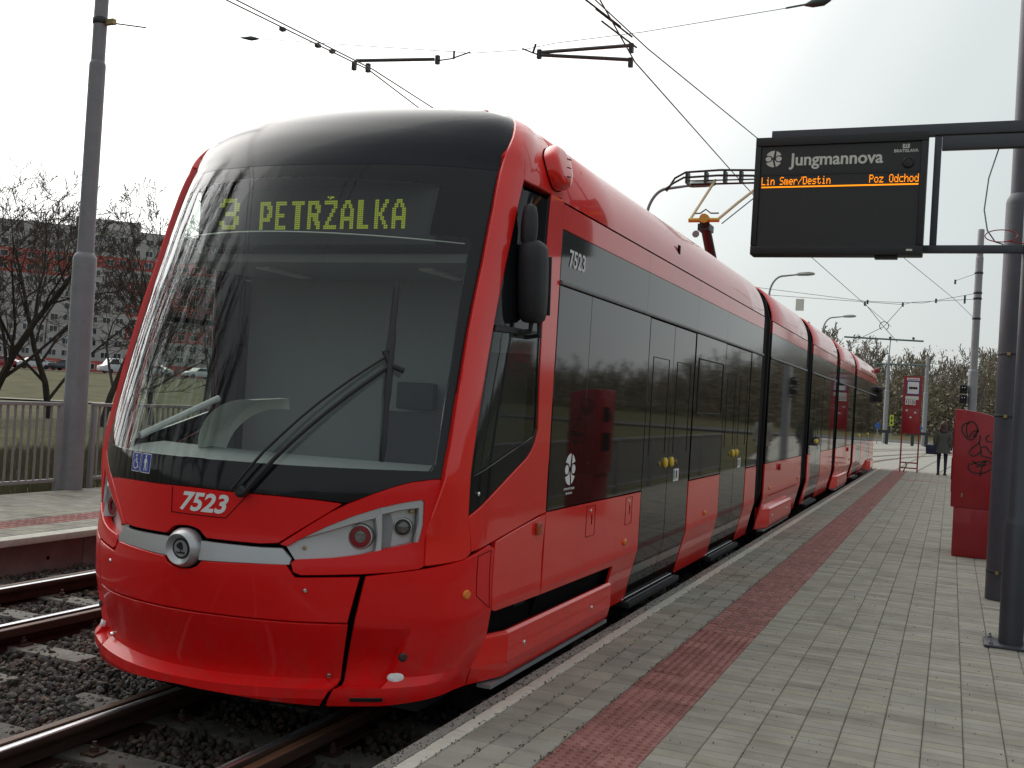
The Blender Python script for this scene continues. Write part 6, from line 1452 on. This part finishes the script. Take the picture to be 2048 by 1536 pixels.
def person(at, label, hgt, coat, hair, bag_side, face=0.0, pale=False):
    """walking away from the camera: local frame +y = walking direction"""
    P = thing('person', label, 'person', at); k = hgt / 1.68
    # body: one continuous skinned figure
    pts = [(0, 0, .93), (0, .0, 1.08), (0, .01, 1.27), (0, .0, 1.40), (0, .0, 1.47), (0, .015, 1.56), (0, .02, 1.63),
           (-.09, 0, .88), (-.10, .10, .50), (-.10, .02, .10), (-.10, .13, .04),
           (.09, 0, .88), (.10, .02, .50), (.09, -.22, .14), (.09, -.14, .05),
           (-.17, 0, 1.38), (-.24, -.06, 1.13), (-.22, .06, .90), (-.20, .10, .82),
           (.17, 0, 1.38), (.23, -.08, 1.13), (.25, -.02, .88), (.25, .0, .80)]
    ed = [(0, 1), (1, 2), (2, 3), (3, 4), (4, 5), (5, 6), (0, 7), (7, 8), (8, 9), (9, 10), (0, 11), (11, 12), (12, 13), (13, 14), (3, 15), (15, 16), (16, 17), (17, 18), (3, 19), (19, 20), (20, 21), (21, 22)]
    rd = [.13, .115, .135, .10, .05, .085, .075, .085, .058, .042, .032, .085, .058, .042, .032, .058, .045, .032, .028, .058, .045, .032, .028]
    c, s = math.cos(face), math.sin(face)
    T = lambda p: (p[0] * k * c - p[1] * k * s, p[0] * k * s + p[1] * k * c, p[2] * k)
    body = skin_body('body', [T(p) for p in pts], ed, [r * k for r in rd], JEANS, P, at)
    # head, hands: bare skin over the figure
    at_ = Vector(at); G = lambda p: at_ + Vector(T(p))
    b = MB(); b.lathe([(.001, -.115), (.05, -.10), (.075, -.05), (.082, .01), (.075, .06), (.05, .10), (.001, .115)], (0, .02, 1.585), (0, 0, 1), 18)
    b.lathe([(.014, 0), (.001, .03)], (0, .095, 1.575), (0, 1, -.2), 6)
    for x in (-.083, .083): b.lathe([(.02, -.008), (.02, .008)], (x, .015, 1.575), (1, 0, 0), 8)
    b.v = [tuple(G(v)) for v in b.v]; b.build('head', SKIN, P, sharp=60)
    for x, y, z, nm in ((-.20, .10, .80, 'hand'), (.25, .0, .78, 'hand')):
        hp = [(x, y, z), (x, y + .01, z - .05)]; he = [(0, 1)]; hr = [.022, .026]
        for i in range(4): 
            u = -.022 + .015 * i; j = len(hp); hp += [(x + u * .3, y + u, z - .085), (x + u * .3, y + u + .012, z - .125 + .01 * abs(i - 1.5))]; he += [(1, j), (j, j + 1)]; hr += [.0095, .0085]
        j = len(hp); hp += [(x, y + .035, z - .05), (x, y + .045, z - .085)]; he += [(1, j), (j, j + 1)]; hr += [.010, .009]
        skin_body(nm, [T(p) for p in hp], he, [r * k for r in hr], SKIN, P, at, 1)
    # coat: flared shell over torso, sleeves along the arms
    b = MB(); n = 20; vs = []
    prof = [(.70, .225, .17), (.80, .215, .165), (.95, .20, .155), (1.08, .175, .14), (1.22, .195, .15), (1.34, .205, .14), (1.42, .15, .11), (1.47, .075, .075)]
    for z, a_, b_ in prof:
        for j in range(n):
            t = 2 * math.pi * j / n; wv = 1 + (.035 * math.sin(5 * t + z * 9) if z < 1.0 else .01 * math.sin(3 * t))
            vs.append(G((a_ * math.cos(t) * wv, b_ * math.sin(t) * wv + .005, z)))
    b.add(vs, [(i * n + j, i * n + (j + 1) % n, (i + 1) * n + (j + 1) % n, (i + 1) * n + j) for i in range(len(prof) - 1) for j in range(n)], 0, True)
    for sgn in (-1, 1):
        A = [(-.16, 0, 1.39), (-.245, -.055, 1.13), (-.225, .05, .91)] if sgn < 0 else [(.16, 0, 1.39), (.24, -.075, 1.13), (.255, -.02, .89)]
        b.tube([G(p) for p in A], [.072 * k, .06 * k, .05 * k], 12)
    b.build('coat', coat, P, sharp=70)
    b = MB(); vs = []
    hp = [(1.715, .02, .02, .02), (1.70, .06, .065, .015), (1.65, .092, .10, .01), (1.58, .105, .105, -.005), (1.50, .115, .09, -.02), (1.42, .125, .07, -.06), (1.36, .10, .045, -.10), (1.34, .05, .02, -.12)]
    for z, a_, b_, oy in hp:
        for j in range(18):
            t = 2 * math.pi * j / 18; f = 1 if math.sin(t) < .2 else .72
            vs.append(G((a_ * math.cos(t) * (1 + .06 * math.sin(4 * t + z * 20)), oy + b_ * math.sin(t) * f, z)))
    b.add(vs, [(i * 18 + j, i * 18 + (j + 1) % 18, (i + 1) * 18 + (j + 1) % 18, (i + 1) * 18 + j) for i in range(7) for j in range(18)], 0, True)
    b.build('hair', hair, P, sharp=70)
    for x, y, z, dz in ((-.10, .09, .035, 0), (.09, -.17, .06, .02)):
        b = MB(); vs = [G((x + a * .045, y + q * 1.0, z2 + dz)) for q in (-.12, -.04, .08, .14) for a, z2 in ((-1, .0), (1, .0), (.9, .055 if q < .1 else .03), (-.9, .055 if q < .1 else .03))]
        b.add(vs, [(i * 4 + j, i * 4 + (j + 1) % 4, (i + 1) * 4 + (j + 1) % 4, (i + 1) * 4 + j) for i in range(3) for j in range(4)] + [(0, 1, 2, 3), (12, 13, 14, 15)], 0, True); b.build('shoe', SHOE, P, sharp=50)
    return P, G
wp, G = person((3.35, 35.2, .0), 'woman with long red-brown hair in a grey coat walking away past the stop sign', 1.66, COAT, HAIR, -1, .05)
BG = thing('handbag', 'dark blue shopping bag hanging from the walking woman’s left arm', 'bag', tuple(G((-.33, .03, .62))))
b = MB(); b.v = []; b.box((-.33, .03, .80), (.34, .13, .30)); b.v = [tuple(G((x + (z - .8) * -.05, y, z))) for x, y, z in b.v]; b.build('bag_body', mat('bag_navy', (.010, .012, .045), rough=.6), BG, bevel=.02)
for y in (-.02, .08): MB().tube([G((-.44, y, .95)), G((-.36, y, 1.06)), G((-.26, y, 1.08)), G((-.22, y, .95))], .008, 6).build('handle', WHITEDULL, BG)
wp2, G2 = person((3.93, 30.5, .0), 'person in a pale coat half hidden behind the red ticket machine', 1.62, PALECOAT, mat('dark_hair', (.02, .012, .009), rough=.5), 1, .1)
